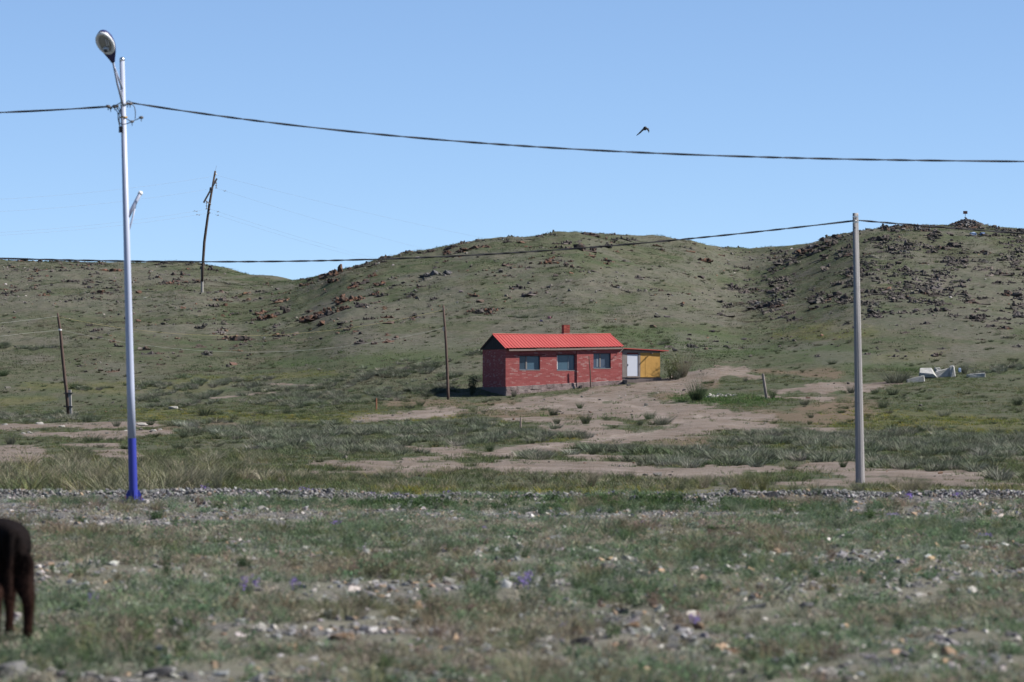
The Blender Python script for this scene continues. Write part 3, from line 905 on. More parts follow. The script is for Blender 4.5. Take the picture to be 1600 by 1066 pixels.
# ------------------------------------------------------------------ house
def wall_mat(name, swap):
    t = NT(name)
    o = t.obj()
    sep = t.n("ShaderNodeSeparateXYZ"); t.l(o, sep.inputs[0])
    cmb = t.n("ShaderNodeCombineXYZ")
    t.l(sep.outputs[1 if swap else 0], cmb.inputs[0]); t.l(sep.outputs[2], cmb.inputs[1])
    # courses run a little out of true
    wob = t.noise(.9, 2, .5, o)
    add = t.n("ShaderNodeVectorMath", operation='ADD')
    cw = t.n("ShaderNodeCombineXYZ")
    t.l(t.math('MULTIPLY', t.math('SUBTRACT', wob, .5), .09), cw.inputs[1])
    t.l(cmb.outputs[0], add.inputs[0]); t.l(cw.outputs[0], add.inputs[1])
    b = t.n("ShaderNodeTexBrick")
    b.inputs["Scale"].default_value = 1.0
    b.inputs["Brick Width"].default_value = .27
    b.inputs["Row Height"].default_value = .082
    b.inputs["Mortar Size"].default_value = .010
    b.inputs["Mortar Smooth"].default_value = .3
    b.inputs["Bias"].default_value = -.1
    b.inputs["Color1"].default_value = (.215, .044, .046, 1)
    b.inputs["Color2"].default_value = (.30, .088, .085, 1)
    b.inputs["Mortar"].default_value = (.20, .085, .08, 1)
    t.l(add.outputs[0], b.inputs["Vector"])
    # where the red wash has come off, brick by brick
    b2 = t.n("ShaderNodeTexBrick")
    for k in ("Scale", "Brick Width", "Row Height", "Mortar Size"):
        b2.inputs[k].default_value = b.inputs[k].default_value
    b2.inputs["Color1"].default_value = (0, 0, 0, 1); b2.inputs["Color2"].default_value = (1, 1, 1, 1); b2.inputs["Mortar"].default_value = (.5, .5, .5, 1)
    t.l(add.outputs[0], b2.inputs["Vector"])
    sb = t.n("ShaderNodeSeparateColor"); t.l(b2.outputs["Color"], sb.inputs[0])
    patch = t.noise(1.5, 6, .65, o)
    k = t.math('ADD', t.math('MULTIPLY', sb.outputs[0], .50), t.math('MULTIPLY', patch, .95))
    worn = t.ramp(k, [(.85, 0.0), (.97, .80)])
    c = t.mix(worn, b.outputs["Color"], t.mix(t.noise(14, 3, .6, o), (.26, .15, .14), (.40, .32, .30)))
    dirt = t.ramp(t.noise(2.6, 5, .65, o), [(.42, 0.0), (.72, .35)])
    c = t.mix(dirt, c, (.13, .040, .040))
    grain = t.noise(30, 3, .6, o)
    c = t.mix(.25, c, t.mix(grain, (.16, .03, .03), (.46, .16, .14)))
    h = t.math('SUBTRACT', t.math('MULTIPLY', grain, .3), b.outputs["Fac"])
    return t.bsdf(c, .92, 0, .15, t.bump(h, .8, .015))

M['wall_front'] = wall_mat("red_washed_brick", False)
M['wall_side'] = wall_mat("red_washed_brick_side", True)
M['stone_base'] = rock_mat("pinkish_foundation_stone", (.145, .108, .102), (.27, .205, .195), (.27, .225, .205), .3, 3.0)
M['mortar'] = plain("foundation_mortar", (.12, .10, .095), .95, 0, .1, .35, 5)
M['board_pale'] = plain("pale_fascia_board", (.19, .15, .13), .9, 0, .2, .35, 5)
def roof_mat():
    t = NT("red_sheet_metal")
    o = t.obj()
    n = t.noise(1.4, 5, .65, o)
    c = t.mix(n, (.30, .046, .040), (.355, .062, .054))
    c = t.mix(t.math('MULTIPLY', t.rnd(), .35), c, (.38, .10, .085))
    c = t.mix(t.ramp(t.noise(5, 5, .7, o), [(.56, 0.0), (.72, .35)]), c, (.26, .045, .035))
    return t.bsdf(c, .55, 0, .3)
M['roof'] = roof_mat()
def pane_mat(name, a, b):
    t = NT(name)
    n = t.noise(2.2, 3, .6, t.obj())
    return t.bsdf(t.mix(n, a, b), .18, 0, .5)
M['pane_dark'] = pane_mat("dusty_dark_glass", (.018, .030, .044), (.035, .054, .074))
M['pane_blue'] = pane_mat("blue_plastic_over_glass", (.040, .075, .105), (.058, .10, .135))
M['pane_grey'] = pane_mat("grey_blue_glass", (.040, .055, .082), (.065, .085, .12))
M['curtain'] = plain("pale_curtain", (.13, .16, .19), .8, 0, .2, .2)
M['frame_grey'] = plain("grey_window_frame", (.17, .155, .15), .8, 0, .2, .25, 8)
M['frame_blue'] = plain("blue_window_frame", (.05, .085, .13), .7, 0, .3, .25, 8)
M['lintel'] = plain("red_lintel", (.12, .035, .032), .85, 0, .2, .3, 6)
M['white_door'] = plain("white_door_paint", (.43, .45, .50), .6, 0, .3, .07, 3)
M['yellow'] = plain("yellow_ochre_paint", (.36, .205, .055), .75, 0, .25, .30, 4)

L, W = 7.8, 4.3
DH = 240.0
_o = P(790, 620, DH)
house = empty("brick_house", _o, R(20), label="low red brick house with red metal roof and three windows", cat="house")
def zt(x, a, b): return a + (b - a) * x / L        # level that rises along the old house
STEP = 4.75; PROUD = .07
WIN = [(.92, 2.30, 1.69, 2.56), (3.43, 4.66, 1.67, 2.64), (5.86, 7.04, 1.80, 2.74)]

def wall_front():
    """front wall as a grid with real window openings and reveals; the right half stands a little proud"""
    m = MB()
    def panel(x0, x1, y, wins):
        xs = sorted({x0, x1} | {v for w_ in wins for v in w_[:2]})
        for a, b in zip(xs[:-1], xs[1:]):
            op = [w_ for w_ in wins if abs(w_[0] - a) < 1e-6]
            if op:
                _, _, zb, ztp = op[0]
                m.add([(a, y, zt(a, .62, 1.04)), (b, y, zt(b, .62, 1.04)), (b, y, zb), (a, y, zb)], [(0, 1, 2, 3)])
                m.add([(a, y, ztp), (b, y, ztp), (b, y, zt(b, 3.02, 3.15)), (a, y, zt(a, 3.02, 3.15))], [(0, 1, 2, 3)])
                d = .20
                m.add([(a, y, zb), (b, y, zb), (b, y + d, zb), (a, y + d, zb)], [(0, 1, 2, 3)])
                m.add([(a, y, ztp), (b, y, ztp), (b, y + d, ztp), (a, y + d, ztp)], [(3, 2, 1, 0)])
                m.add([(a, y, zb), (a, y + d, zb), (a, y + d, ztp), (a, y, ztp)], [(0, 1, 2, 3)])
                m.add([(b, y, zb), (b, y + d, zb), (b, y + d, ztp), (b, y, ztp)], [(3, 2, 1, 0)])
            else:
                m.add([(a, y, zt(a, .62, 1.04)), (b, y, zt(b, .62, 1.04)), (b, y, zt(b, 3.02, 3.15)), (a, y, zt(a, 3.02, 3.15))], [(0, 1, 2, 3)])
    panel(0, STEP, 0, WIN[:2]); panel(STEP, L, -PROUD, WIN[2:])
    m.add([(STEP, -PROUD, zt(STEP, .62, 1.04)), (STEP, 0, zt(STEP, .62, 1.04)), (STEP, 0, 3.09), (STEP, -PROUD, 3.09)], [(3, 2, 1, 0)])
    m.add([(L, -PROUD, .2), (L, W, .2), (L, W, 3.15), (L, -PROUD, 3.15)], [(0, 1, 2, 3)])
    return m
wall_front().build("wall", M['wall_front'], house)
sw = MB()
sw.add([(0, 0, .55), (0, W, .55), (0, W, 3.0), (0, 0, 3.0)], [(3, 2, 1, 0)])
sw.add([(0, W, .2), (L, W, .2), (L, W, 3.15), (0, W, 3.02)], [(3, 2, 1, 0)])
sw.build("wall", M['wall_side'], house)
rs_ = random.Random(11)
f = MB()
f.hexa([(-.03, .05, -.5), (L + .1, .05, -.3), (L + .1, W + .05, -.3), (-.03, W + .05, -.5), (-.03, .05, .60), (L + .1, .05, 1.03), (L + .1, W + .05, 1.03), (-.03, W + .05, .60)])
foundation = f.build("foundation", M['mortar'], house)
# foundation stones: a course of kerb blocks over rough boulders on the low left side
def f_stone(x0, x1, za, zb, y=-.06):
    cz = (za + zb) / 2
    hx, hz = (x1 - x0) / 2, (zb - za) / 2
    bm = bmesh.new()
    for sx in (-1, -.4, .3, 1):
        for sz in (-1, 1):
            for sy in (-1, 1):
                bm.verts.new((sx * hx + rs_.uniform(-.03, .03), sy * .10 + rs_.uniform(-.015, .015), sz * hz + rs_.uniform(-.035, .02)))
    bmesh.ops.convex_hull(bm, input=bm.verts[:])
    bmesh.ops.bevel(bm, geom=bm.edges[:], offset=.018, segments=1, affect='EDGES')
    o = link("stone", bm_mesh("stone", bm), M['stone_base'], foundation)
    o.location = ((x0 + x1) / 2, y + .05, cz)
    o.rotation_euler = (rs_.uniform(-.03, .03), -.055 + rs_.uniform(-.02, .02), 0)
x = .62
for wd in (1.15, .95, 1.0, 1.0):
    f_stone(x, x + wd - .02, zt(x + wd / 2, .62, 1.04) - .25, zt(x + wd / 2, .62, 1.04) + .0); x += wd
x = 4.72
for wd in (1.1, 1.0, 1.05):
    f_stone(x, x + wd - .02, zt(x + wd / 2, .62, 1.04) - .36, zt(x + wd / 2, .62, 1.04) - .0, -.09); x += wd
for (a, b, lo, hi) in ((.0, .30, .28, .62), (.28, .66, .40, .63), (-.02, .42, -.15, .34), (.38, 1.25, -.12, .42), (1.22, 1.60, -.02, .44), (1.55, 2.35, .0, .42), (2.3, 3.1, .10, .50), (3.05, 3.75, .22, .56), (3.7, 4.7, .35, .62)):
    f_stone(a, b, lo, hi, -.08)
# windows
def window(i, spec, off, mull, mats, fm):
    x0, x1, zb, ztp = spec
    y = off + .14
    fr = MB(); t = .045
    fr.box(x0 + .004, x1 - .004, y, y + .05, zb + .004, zb + t); fr.box(x0 + .004, x1 - .004, y, y + .05, ztp - t, ztp - .004)
    fr.box(x0 + .004, x0 + t, y, y + .05, zb + t, ztp - t); fr.box(x1 - t, x1 - .004, y, y + .05, zb + t, ztp - t)
    wn = fr.build("window", fm, house)
    xs = [x0 + t]
    for mx in mull:
        b = MB().box(mx - .045, mx + .045, y - .012, y + .042, zb + t + .002, ztp - t - .002)
        b.build("mullion", M['frame_grey'], wn)
        xs += [mx - .045, mx + .045]
    xs.append(x1 - t)
    for k in range(0, len(xs), 2):
        MB().box(xs[k] + .002, xs[k + 1] - .002, y + .018, y + .03, zb + t + .002, ztp - t - .002).build("pane", mats[k // 2], wn)
    return wn, y
window(0, WIN[0], 0, [1.43], [M['pane_dark'], M['pane_blue']], M['frame_blue'])
wn, y = window(1, WIN[1], 0, [], [M['pane_blue']], M['frame_blue'])
MB().box(4.22, 4.34, y + .006, y + .016, 1.75, 2.55).build("curtain", M['curtain'], wn)
MB().box(3.475, 3.52, y - .01, y + .012, 1.73, 2.58).build("sash_strip", M['white_bit'], wn)
wn, y = window(2, WIN[2], -PROUD, [6.36], [M['pane_grey'], M['pane_grey']], M['frame_blue'])
MB().box(6.12, 6.24, y + .006, y + .016, 1.88, 2.66).build("curtain", M['curtain'], wn)
for spec, off in ((WIN[0], 0), (WIN[1], 0), (WIN[2], -PROUD)):
    MB().box(spec[0] - .0, spec[1] + .0, off - .008, off + .13, spec[2] - .045, spec[2] + .003).build("sill", M['frame_grey'], house)
MB().hexa([(.80, -.03, 2.565), (2.62, -.03, 2.59), (2.62, .05, 2.59), (.80, .05, 2.565), (.80, -.03, 2.635), (2.62, -.03, 2.665), (2.62, .05, 2.665), (.80, .05, 2.635)]).build("lintel", M['lintel'], house)
MB().box(3.36, 4.72, -.025, .05, 2.645, 2.70).build("lintel", M['lintel'], house)
# roof: two corrugated slopes on a sagging ridge
EY0, EY1 = -.24, W + .24
RX0, RX1 = -.10, L + .10
def roof_pt(x, s):
    """s 0 at the front eave, 1 on the ridge, 2 at the rear eave"""
    k = x / L
    ze = 3.03 + .13 * k; zr = 3.93 + .05 * k - .045 * math.sin(math.pi * min(max(k, 0), 1) * 1.0) * 1.0
    yr = W / 2
    if s <= 1: return Vector((x, EY0 + (yr - EY0) * s, ze + (zr - ze) * s))
    return Vector((x, yr + (EY1 - yr) * (s - 1), zr + (ze - zr) * (s - 1)))
roof = MB().add([roof_pt(RX0 + .1, .03) - Vector((0, 0, .10)), roof_pt(RX1 - .1, .03) - Vector((0, 0, .10)), roof_pt(RX1 - .1, 1) - Vector((0, 0, .10)), roof_pt(RX0 + .1, 1) - Vector((0, 0, .10)),
                 roof_pt(RX1 - .1, 1.97) - Vector((0, 0, .10)), roof_pt(RX0 + .1, 1.97) - Vector((0, 0, .10))], [(0, 1, 2, 3), (3, 2, 4, 5)]).build("roof", M['wood_black'], house)
def sheet(side, xa, xb):
    m = MB()
    n = max(1, int(round((xb - xa) / .21)))
    prof = []
    for i in range(n):
        p0 = xa + (xb - xa) * i / n; w_ = (xb - xa) / n
        prof += [(p0, 0), (p0 + w_ * .40, 0), (p0 + w_ * .55, .026), (p0 + w_ * .85, .026)]
    prof.append((xb, 0))
    vs = []
    S = (0, .5, 1.0) if side == 0 else (1.0, 1.5, 2.0)
    for s_ in S:
        for (px_, h) in prof:
            v = roof_pt(px_, s_); vs.append(v + Vector((0, 0, h)))
    k = len(prof)
    fs = []
    for r_ in range(2):
        for i in range(k - 1):
            fs.append((r_ * k + i, r_ * k + i + 1, (r_ + 1) * k + i + 1, (r_ + 1) * k + i))
    m.add(vs, fs)
    return m.build("roof_sheet", M['roof'], roof)
edges = np.linspace(RX0, RX1, 10)
for i in range(9):
    for side in (0, 1):
        o = sheet(side, edges[i], edges[i + 1])
        o.location.z = .004 * ((i * 7) % 3)
rc = MB(); rc.tube([roof_pt(x_, 1) + Vector((0, 0, .035)) for x_ in np.linspace(RX0, RX1, 9)], .035, 6)
rc.build("ridge_cap", M['roof'], roof)
# boards under the eave, each a little out of line
for (a, b, dz) in ((.16, 1.95, -.012), (1.97, 2.9, .006), (2.92, 5.0, -.004), (5.02, 7.75, .010)):
    z0, z1 = zt(a, 2.86, 3.0) + dz, zt(b, 2.86, 3.0) + dz
    h = .105
    MB().hexa([(a, EY0 + .03, z0), (b, EY0 + .03, z1), (b, EY0 + .06, z1), (a, EY0 + .06, z0), (a, EY0 + .03, z0 + h), (b, EY0 + .03, z1 + h), (b, EY0 + .06, z1 + h), (a, EY0 + .06, z0 + h)]).build("fascia_board", M['board_pale'], house)
MB().hexa([(0, -.19, 2.93), (L, -.19, 3.06), (L, .0, 3.06), (0, .0, 2.93), (0, -.19, 2.97), (L, -.19, 3.10), (L, .0, 3.10), (0, .0, 2.97)]).build("soffit", M['wood_black'], house)
# dark boards closing the left gable, and the verge boards
for i in range(12):
    y0 = .06 + i * (W - .12) / 12; y1 = y0 + (W - .12) / 12 - .015
    def top(y_): return 3.02 + (3.86 - 3.02) * (1 - abs(y_ - W / 2) / (W / 2 + .2))
    MB().hexa([(-.035, y0, 2.98), (0, y0, 2.98), (0, y1, 2.98), (-.035, y1, 2.98), (-.035, y0, top(y0)), (0, y0, top(y0)), (0, y1, top(y1)), (-.035, y1, top(y1))]).build("gable_board", M['wood_black'], house)
for s0, s1 in ((0, 1), (2, 1)):
    a, b = roof_pt(RX0 + .02, s0), roof_pt(RX0 + .02, s1)
    d = Vector((0, 0, -.13)); e = Vector((.03, 0, 0)); u = Vector((0, 0, -.012))
    MB().hexa([a + d, a + d + e, b + d + e, b + d, a + u, a + u + e, b + u + e, b + u]).build("verge_board", M['wood_black'], house)
gb = MB()
gb.add([(L, 0, 3.12), (L, W, 3.12), (L, W / 2, 3.92)], [(0, 1, 2)])
gb.build("gable", M['wood_black'], house)
# chimney in brick courses, plastered foot
cx0, cx1, cy0, cy1 = 4.74, 5.15, W / 2 + .06, W / 2 + .47
ch = MB().box(cx0 + .02, cx1 - .02, cy0 + .02, cy1 - .02, 3.7, 4.53).build("chimney", M['mortar'], roof)
cb = MB().box(0, .195, 0, .09, 0, .062)
bme = new_mesh("brick", cb.v, cb.f); bme.materials.append(None)
t_ = NT("chimney_brick"); bm_c = t_.bsdf(t_.mix(t_.rnd(), (.17, .040, .034), (.26, .075, .055)), .9, 0, .2); bme.materials[0] = bm_c
for c_ in range(8):
    z0 = 4.02 + c_ * .068
    sh = .0 if c_ % 2 else .1
    for (bx, by, rz) in ((cx0, cy0, 0), (cx0 + .205, cy0, 0), (cx0, cy1 - .09, 0), (cx0 + .205, cy1 - .09, 0), (cx0 + .09, cy0 + .095, 90), (cx0 + .41, cy0 + .095, 90)):
        o = link("brick", bme, None, ch)
        o.location = (bx + rs_.uniform(-.006, .006), by + rs_.uniform(-.006, .006), z0)
        o.rotation_euler = (0, 0, R(rz) + rs_.uniform(-.03, .03))
MB().box(cx0 - .05, cx1 + .08, cy0 - .05, cy1 + .05, 3.88, 4.02).build("chimney_foot", M['stone_base'], ch)
# rafter end poking out at the right corner
MB().tube([(L - .30, -.32, 2.74), (L + .05, -.26, 3.08)], .022, 6).build("brace", M['board_pale'], house)

# lean-to on the right
shed = empty("lean_to_shed", house.matrix_basis @ Vector((L, 0, 0)), R(20), label="small lean-to shed of yellow panels and a white door", cat="shed")
S0 = 1.22; SW = 2.62
def zs(x): return 3.02 - .12 * x / SW      # underside of its roof
MB().hexa([(.0, .03, .2), (SW + .12, .03, .6), (SW + .12, 2.4, .6), (.0, 2.4, .2), (.0, .03, 1.17), (SW + .12, .03, 1.23), (SW + .12, 2.4, 1.23), (.0, 2.4, 1.17)]).build("footing", M['mortar'], shed)
MB().add([(.02, .06, 1.17), (SW, .06, 1.2), (SW, 2.3, 1.2), (.02, 2.3, 1.17), (.02, .06, zs(0)), (SW, .06, zs(SW)), (SW, 2.3, zs(SW) - .1), (.02, 2.3, zs(0) - .1)],
         [(0, 1, 5, 4), (1, 2, 6, 5), (2, 3, 7, 6)]).build("wall", M['wood_grey'], shed)
MB().hexa([(.03, -.02, 2.79), (SW - .02, -.02, 2.80), (SW - .02, .055, 2.80), (.03, .055, 2.79), (.03, -.02, zs(0) - .02), (SW - .02, -.02, zs(SW) - .02), (SW - .02, .055, zs(SW) - .02), (.03, .055, zs(0) - .02)]).build("beam", M['wood_grey'], shed)
MB().box(.04, .20, -.01, .05, 1.22, 2.785).build("board", M['wood_grey'], shed)
MB().box(.205, .36, -.005, .05, 1.22, 2.785).build("board", M['wood_grey'], shed)
MB().box(1.135, 1.265, -.015, .05, 1.22, 2.785).build("board", M['wood_grey'], shed)
MB().box(.365, 1.13, .0, .05, 2.67, 2.785).build("door_head", M['lintel'], shed)
dr = MB().box(.385, 1.115, .012, .05, 1.30, 2.665).build("door", M['white_door'], shed)
MB().box(.42, .445, -.03, .012, 1.95, 2.07).build("handle", M['frame_grey'], dr)
MB().box(.37, 1.13, -.03, .05, 1.22, 1.285).build("threshold", M['board_pale'], shed)
for (a, b, dy) in ((1.275, 1.60, 0), (1.607, 2.02, -.008), (2.027, SW, .0)):
    MB().box(a, b, -.005 + dy, .05, 1.23, 2.785).build("wall_panel", M['yellow'], shed)
rfm = MB()
nr = 22
for i in range(nr + 1):
    pass
vs, fs = [], []
for i in range(nr * 2 + 1):
    xx = -.02 + (SW + .55) * i / (nr * 2)
    zz = zs(xx) + .03 + (.02 if i % 2 else 0)
    vs += [(xx, -.16, zz), (xx, 2.5, zz - .15)]
for i in range(nr * 2):
    fs.append((2 * i, 2 * i + 2, 2 * i + 3, 2 * i + 1))
shr = rfm.add(vs, fs).build("roof", M['roof'], shed)
MB().hexa([(-.02, -.175, zs(0) + .012), (SW + .53, -.175, zs(SW + .53) + .012), (SW + .53, -.162, zs(SW + .53) + .012), (-.02, -.162, zs(0) + .012), (-.02, -.175, zs(0) + .062), (SW + .53, -.175, zs(SW + .53) + .062), (SW + .53, -.162, zs(SW + .53) + .062), (-.02, -.162, zs(0) + .062)]).build("roof_edge", M['roof'], shr)
MB().hexa([(.0, -.13, zs(0) - .04), (SW + .05, -.13, zs(SW) - .04), (SW + .05, -.02, zs(SW) - .04), (.0, -.02, zs(0) - .04), (.0, -.13, zs(0) + .01), (SW + .05, -.13, zs(SW) + .01), (SW + .05, -.02, zs(SW) + .01), (.0, -.02, zs(0) + .01)]).build("fascia_board", M['wood_black'], shed)
MB().box(1.93, 1.98, -.36, .03, 2.72, 2.77).build("rafter_end", M['wood_grey'], shed)

# things round the house
_p = house.matrix_basis
def H(x, y, z): return _p @ Vector((x, y, z))
st = MB().tube([(0, 0, -.2), (-.04, 0, 1.0), (-.13, .02, 1.98)], [.045, .036, .026], 7)
st.build("leaning_pole", M['wood_brown'], loc=H(5.50, -.55, .58), rot=(0, 0, R(20)), label="thin wooden pole stuck upright before the brick front", cat="pole")
bb = MB().hexa([(0, 0, 0), (.14, 0, 0), (.14, .04, 0), (0, .04, 0), (.05, .10, .42), (.19, .10, .42), (.19, .14, .42), (.05, .14, .42)])
bb.build("plank", M['wood_black'], loc=H(4.86, -.30, .30), rot=(0, 0, R(20)), label="short grey plank leaning against the house foundation", cat="plank")
bm = bmesh.new(); chunk(bm, rs_, (0, 0, .1), (.17, .15, .16), Euler((0, 0, .2)), 30)
link("dark_hole_block", bm_mesh("dark_hole_block", bm), M['black'], loc=H(7.92, -.22, .80), label="small black block standing in for a dark hole at the shed corner", cat="block")  # added block standing in for an unidentified dark hole between the foundations

# ------------------------------------------------------------------ street lamp
LD = 9600.0 / (784 - 620)
lb = P(209, 784, LD)
lz0 = float(zg(lb.x, lb.y))
lamp = empty("street_lamp", (lb.x, lb.y, -.02), 0, label="white street lamp with blue painted foot at the road edge", cat="street lamp")
PX = LD / F
def Lp(x, y, dy=0.0):
    """photograph pixel on the plane of the lamp -> local point of the lamp"""
    p = P(x, y, LD + dy); return Vector((p.x - lb.x, dy, p.z + .02))
MB().box(-.22, .22, -.22, .22, -.12, .05).build("footing", M['concrete'], lamp)
MB().box(-.155, .155, -.155, .155, .035, .055).build("base_plate", M['blue_paint'], lamp)
def axis(z):
    a, b = Lp(209, 784), Lp(190, 93)
    t = z / b.z
    return Vector((a.x + (b.x - a.x) * t, 0, z))
TOP = Lp(190, 95).z
def rad(z): return .067 + (.038 - .067) * z / TOP
zb = Lp(0, 685).z
MB().tube([axis(.05), axis(.40), axis(.80), axis(zb)], [rad(0), rad(.4), rad(.8), rad(zb)], 24, False).build("painted_foot", M['blue_paint'], lamp, True)
MB().tube([axis(zb + .001), axis(zb + .8), axis(TOP * .5), axis(TOP)], [rad(zb) , rad(zb + .8), rad(TOP * .5), rad(TOP)], 24, True).build("pole", M['white_paint'], lamp, True)
for k in range(4):
    a = R(90 * k + 12)
    c, s_ = math.cos(a), math.sin(a)
    m = MB()
    def q(r, z, t): return (c * r - s_ * t, s_ * r + c * t, z)
    m.hexa([q(.066, .055, -.006), q(.145, .055, -.006), q(.145, .055, .006), q(.066, .055, .006), q(.066, .20, -.006), q(.085, .20, -.006), q(.085, .20, .006), q(.066, .20, .006)])
    m.build("gusset", M['blue_paint'], lamp)
    b_ = MB(); b_.tube([(c * .17 * .8 - s_ * .1, s_ * .17 * .8 + c * .1, .05), (c * .17 * .8 - s_ * .1, s_ * .17 * .8 + c * .1, .11)], .012, 6)
    b_.build("anchor_bolt", M['rust'], lamp)
MB().ball(axis(TOP) + Vector((0, 0, .02)), .042, 14, 10).build("cap_ball", M['steel'], lamp, True)
# luminaire on its bracket, reaching out over the road towards the viewer
neck = Lp(176, 95, -.62); neck2 = Lp(178.6, 106, -.55)
root_lo = Lp(191.6, 164, -.04); root_hi = Lp(190.5, 138, -.04)
arm = MB().tube([root_lo, (root_lo + neck) / 2 + Vector((-.012, 0, 0)), neck + (neck - root_lo).normalized() * .12], [.018, .017, .017], 10).build("arm", M['white_paint'], lamp, True)
MB().tube([root_hi, neck2], [.016, .016], 10).build("arm_stay", M['white_paint'], lamp, True)
MB().tube([Lp(188.2, 141, -.14), Lp(190.6, 153, -.05)], .012, 8).build("arm_strut", M['white_paint'], lamp)
ax = (Lp(157.5, 49, -1.06) - Lp(176, 96, -.62))
HL = ax.length; ax.normalize()
nrm = Vector((-.18, -.72, -.62)); nrm = (nrm - ax * nrm.dot(ax)).normalized()
lat = ax.cross(nrm).normalized()
o0 = Lp(176, 96, -.62)
def Hd(u, v, w_): return o0 + ax * (u * HL) + lat * v + nrm * w_
def prof(u):
    wv = .030 + .105 * math.sin(min(u / .62, 1) * math.pi / 2) ** 1.15
    if u > .62: wv = .135 * math.sqrt(max(0.0, 1 - ((u - .62) / .385) ** 2))
    return wv
hd = MB(); US = [0, .08, .16, .26, .36, .46, .56, .66, .76, .85, .92, .97, .995]
NS = 20
vs, fs = [], []
for u in US:
    wv = prof(u); dp = .045 + .085 * math.sin(min(1, u / .7) * math.pi / 2) if u < .7 else .13 * math.sqrt(max(0.02, 1 - ((u - .7) / .31) ** 2))
    for k in range(NS):
        a = 2 * math.pi * k / NS
        v_ = math.cos(a) * wv
        w_ = math.sin(a)
        w_ = w_ * (.012 + .02 * (1 - u)) if w_ > 0 else w_ * dp
        vs.append(Hd(u, v_, w_))
for i in range(len(US) - 1):
    for k in range(NS):
        k2 = (k + 1) % NS
        fs.append((i * NS + k, i * NS + k2, (i + 1) * NS + k2, (i + 1) * NS + k))
fs += [tuple(range(NS - 1, -1, -1)), tuple((len(US) - 1) * NS + k for k in range(NS))]
hd.add(vs, fs)
head = hd.build("lamp_head", M['lamp_blue'], lamp, True)
# rim, glass and bulb
UC, RA, RB = .645, .36, .132
def ell(t, ka, kb, w_): return Hd(UC + RA * ka * math.cos(t), RB * kb * math.sin(t), w_)
rm = MB(); NR = 36
vs, fs = [], []
loop = [(1.0, 1.04, .006), (1.0, 1.06, .032), (.93, .93, .044), (.76, .70, .034), (.74, .68, .012)]
for k in range(NR):
    t = 2 * math.pi * k / NR
    for (ka, kb, w_) in loop: vs.append(ell(t, ka, kb, w_))
nl = len(loop)
for k in range(NR):
    k2 = (k + 1) % NR
    for j in range(nl - 1):
        fs.append((k * nl + j, k * nl + j + 1, k2 * nl + j + 1, k2 * nl + j))
rm.add(vs, fs).build("rim", M['lamp_white'], head, True)
lens = MB()
vs = [Hd(UC, 0, .052)]; fs = []
for r_ in (.5, .79):
    for k in range(NR):
        t = 2 * math.pi * k / NR
        vs.append(ell(t, r_, r_ * .96, .052 - .03 * (r_ / .79) ** 2))
for k in range(NR):
    k2 = (k + 1) % NR
    fs.append((0, 1 + k, 1 + k2)); fs.append((1 + k, 1 + NR + k, 1 + NR + k2, 1 + k2))
M['lens'] = plain("lamp_glass", (.20, .20, .19), .16, 0, .5, .25, 7)
lens.add(vs, fs).build("lens", M['lens'], head, True)
M['bulb_dark'] = plain("lamp_socket", (.03, .03, .035), .5, 0, .4, .1)
M['bulb_ring'] = plain("lamp_socket_ring", (.34, .35, .36), .3, .3, .5, .1)
cb_ = Hd(.50, -.005, .05)
MB().ball(cb_, .050, 16, 8, 1, 1, 1).build("socket_ring", M['bulb_ring'], head, True)
MB().ball(cb_ + nrm * .022 , .036, 16, 8).build("socket", M['bulb_dark'], head, True)
MB().tube([Hd(.62, .035, .060), Hd(.80, .045, .050)], .006, 6).build("tube", M['lamp_white'], head)
MB().tube([Hd(.62, .065, .054), Hd(.76, .07, .046)], .006, 6).build("tube", M['lamp_white'], head)
# short second bracket lower down, no lamp on it
a, b = Lp(199.5, 339, .0), Lp(218.3, 303, .20)
MB().tube([a, a.lerp(b, .93), b], [.030, .028, .028], 12).build("arm", M['white_paint'], lamp, True)
MB().tube([b - (b - a) * .03, b + (b - a).normalized() * .035], .034, 12).build("end_cap", M['lamp_white'], lamp, True)
MB().tube([Lp(200.5, 362, .0), Lp(207.0, 340, .07), Lp(212.6, 315, .13)], .013, 8).build("arm_stay", M['white_paint'], lamp, True)
# clamps, insulators and loose wire ends under the cables
for (x, y, r_) in ((168, 166, .032), (172, 168.5, .024), (178.5, 166, .034), (182, 165, .026), (198.5, 161.5, .026), (202.5, 162, .030), (205.5, 190, .027), (220, 183.5, .030)):
    c = Lp(x, y, -.09)
    MB().ball(c, r_, 8, 6, 1.25, 1, .8).build("insulator", M['porcelain'], lamp)
    MB().tube([c, c + Vector((.004, 0, -.06))], .006, 5).build("pin", M['black'], lamp)
MB().tube([axis(Lp(0, 184, 0).z), axis(Lp(0, 182, 0).z)], .062, 14).build("band", M['tape'], lamp)
MB().tube([axis(Lp(0, 164.5, 0).z), axis(Lp(0, 162, 0).z)], .058, 14).build("band", M['steel'], lamp)
MB().box(-.035, .025, -.04, .0, -.05, .045).build("fuse_box", M['black'], lamp, loc=Lp(189, 202, -.06))
def wirecurve(pts, r_=.006):
    P_ = [Vector(p) for p in pts]
    out = []
    for i in range(len(P_) - 1):
        p0, p1, p2, p3 = P_[max(i - 1, 0)], P_[i], P_[i + 1], P_[min(i + 2, len(P_) - 1)]
        for k in range(5):
            t = k / 5
            out.append(.5 * ((2 * p1) + (p2 - p0) * t + (2 * p0 - 5 * p1 + 4 * p2 - p3) * t * t + (3 * p1 - p0 - 3 * p2 + p3) * t ** 3))
    out.append(P_[-1])
    m = MB(); m.tube(out, r_, 5)
    return m
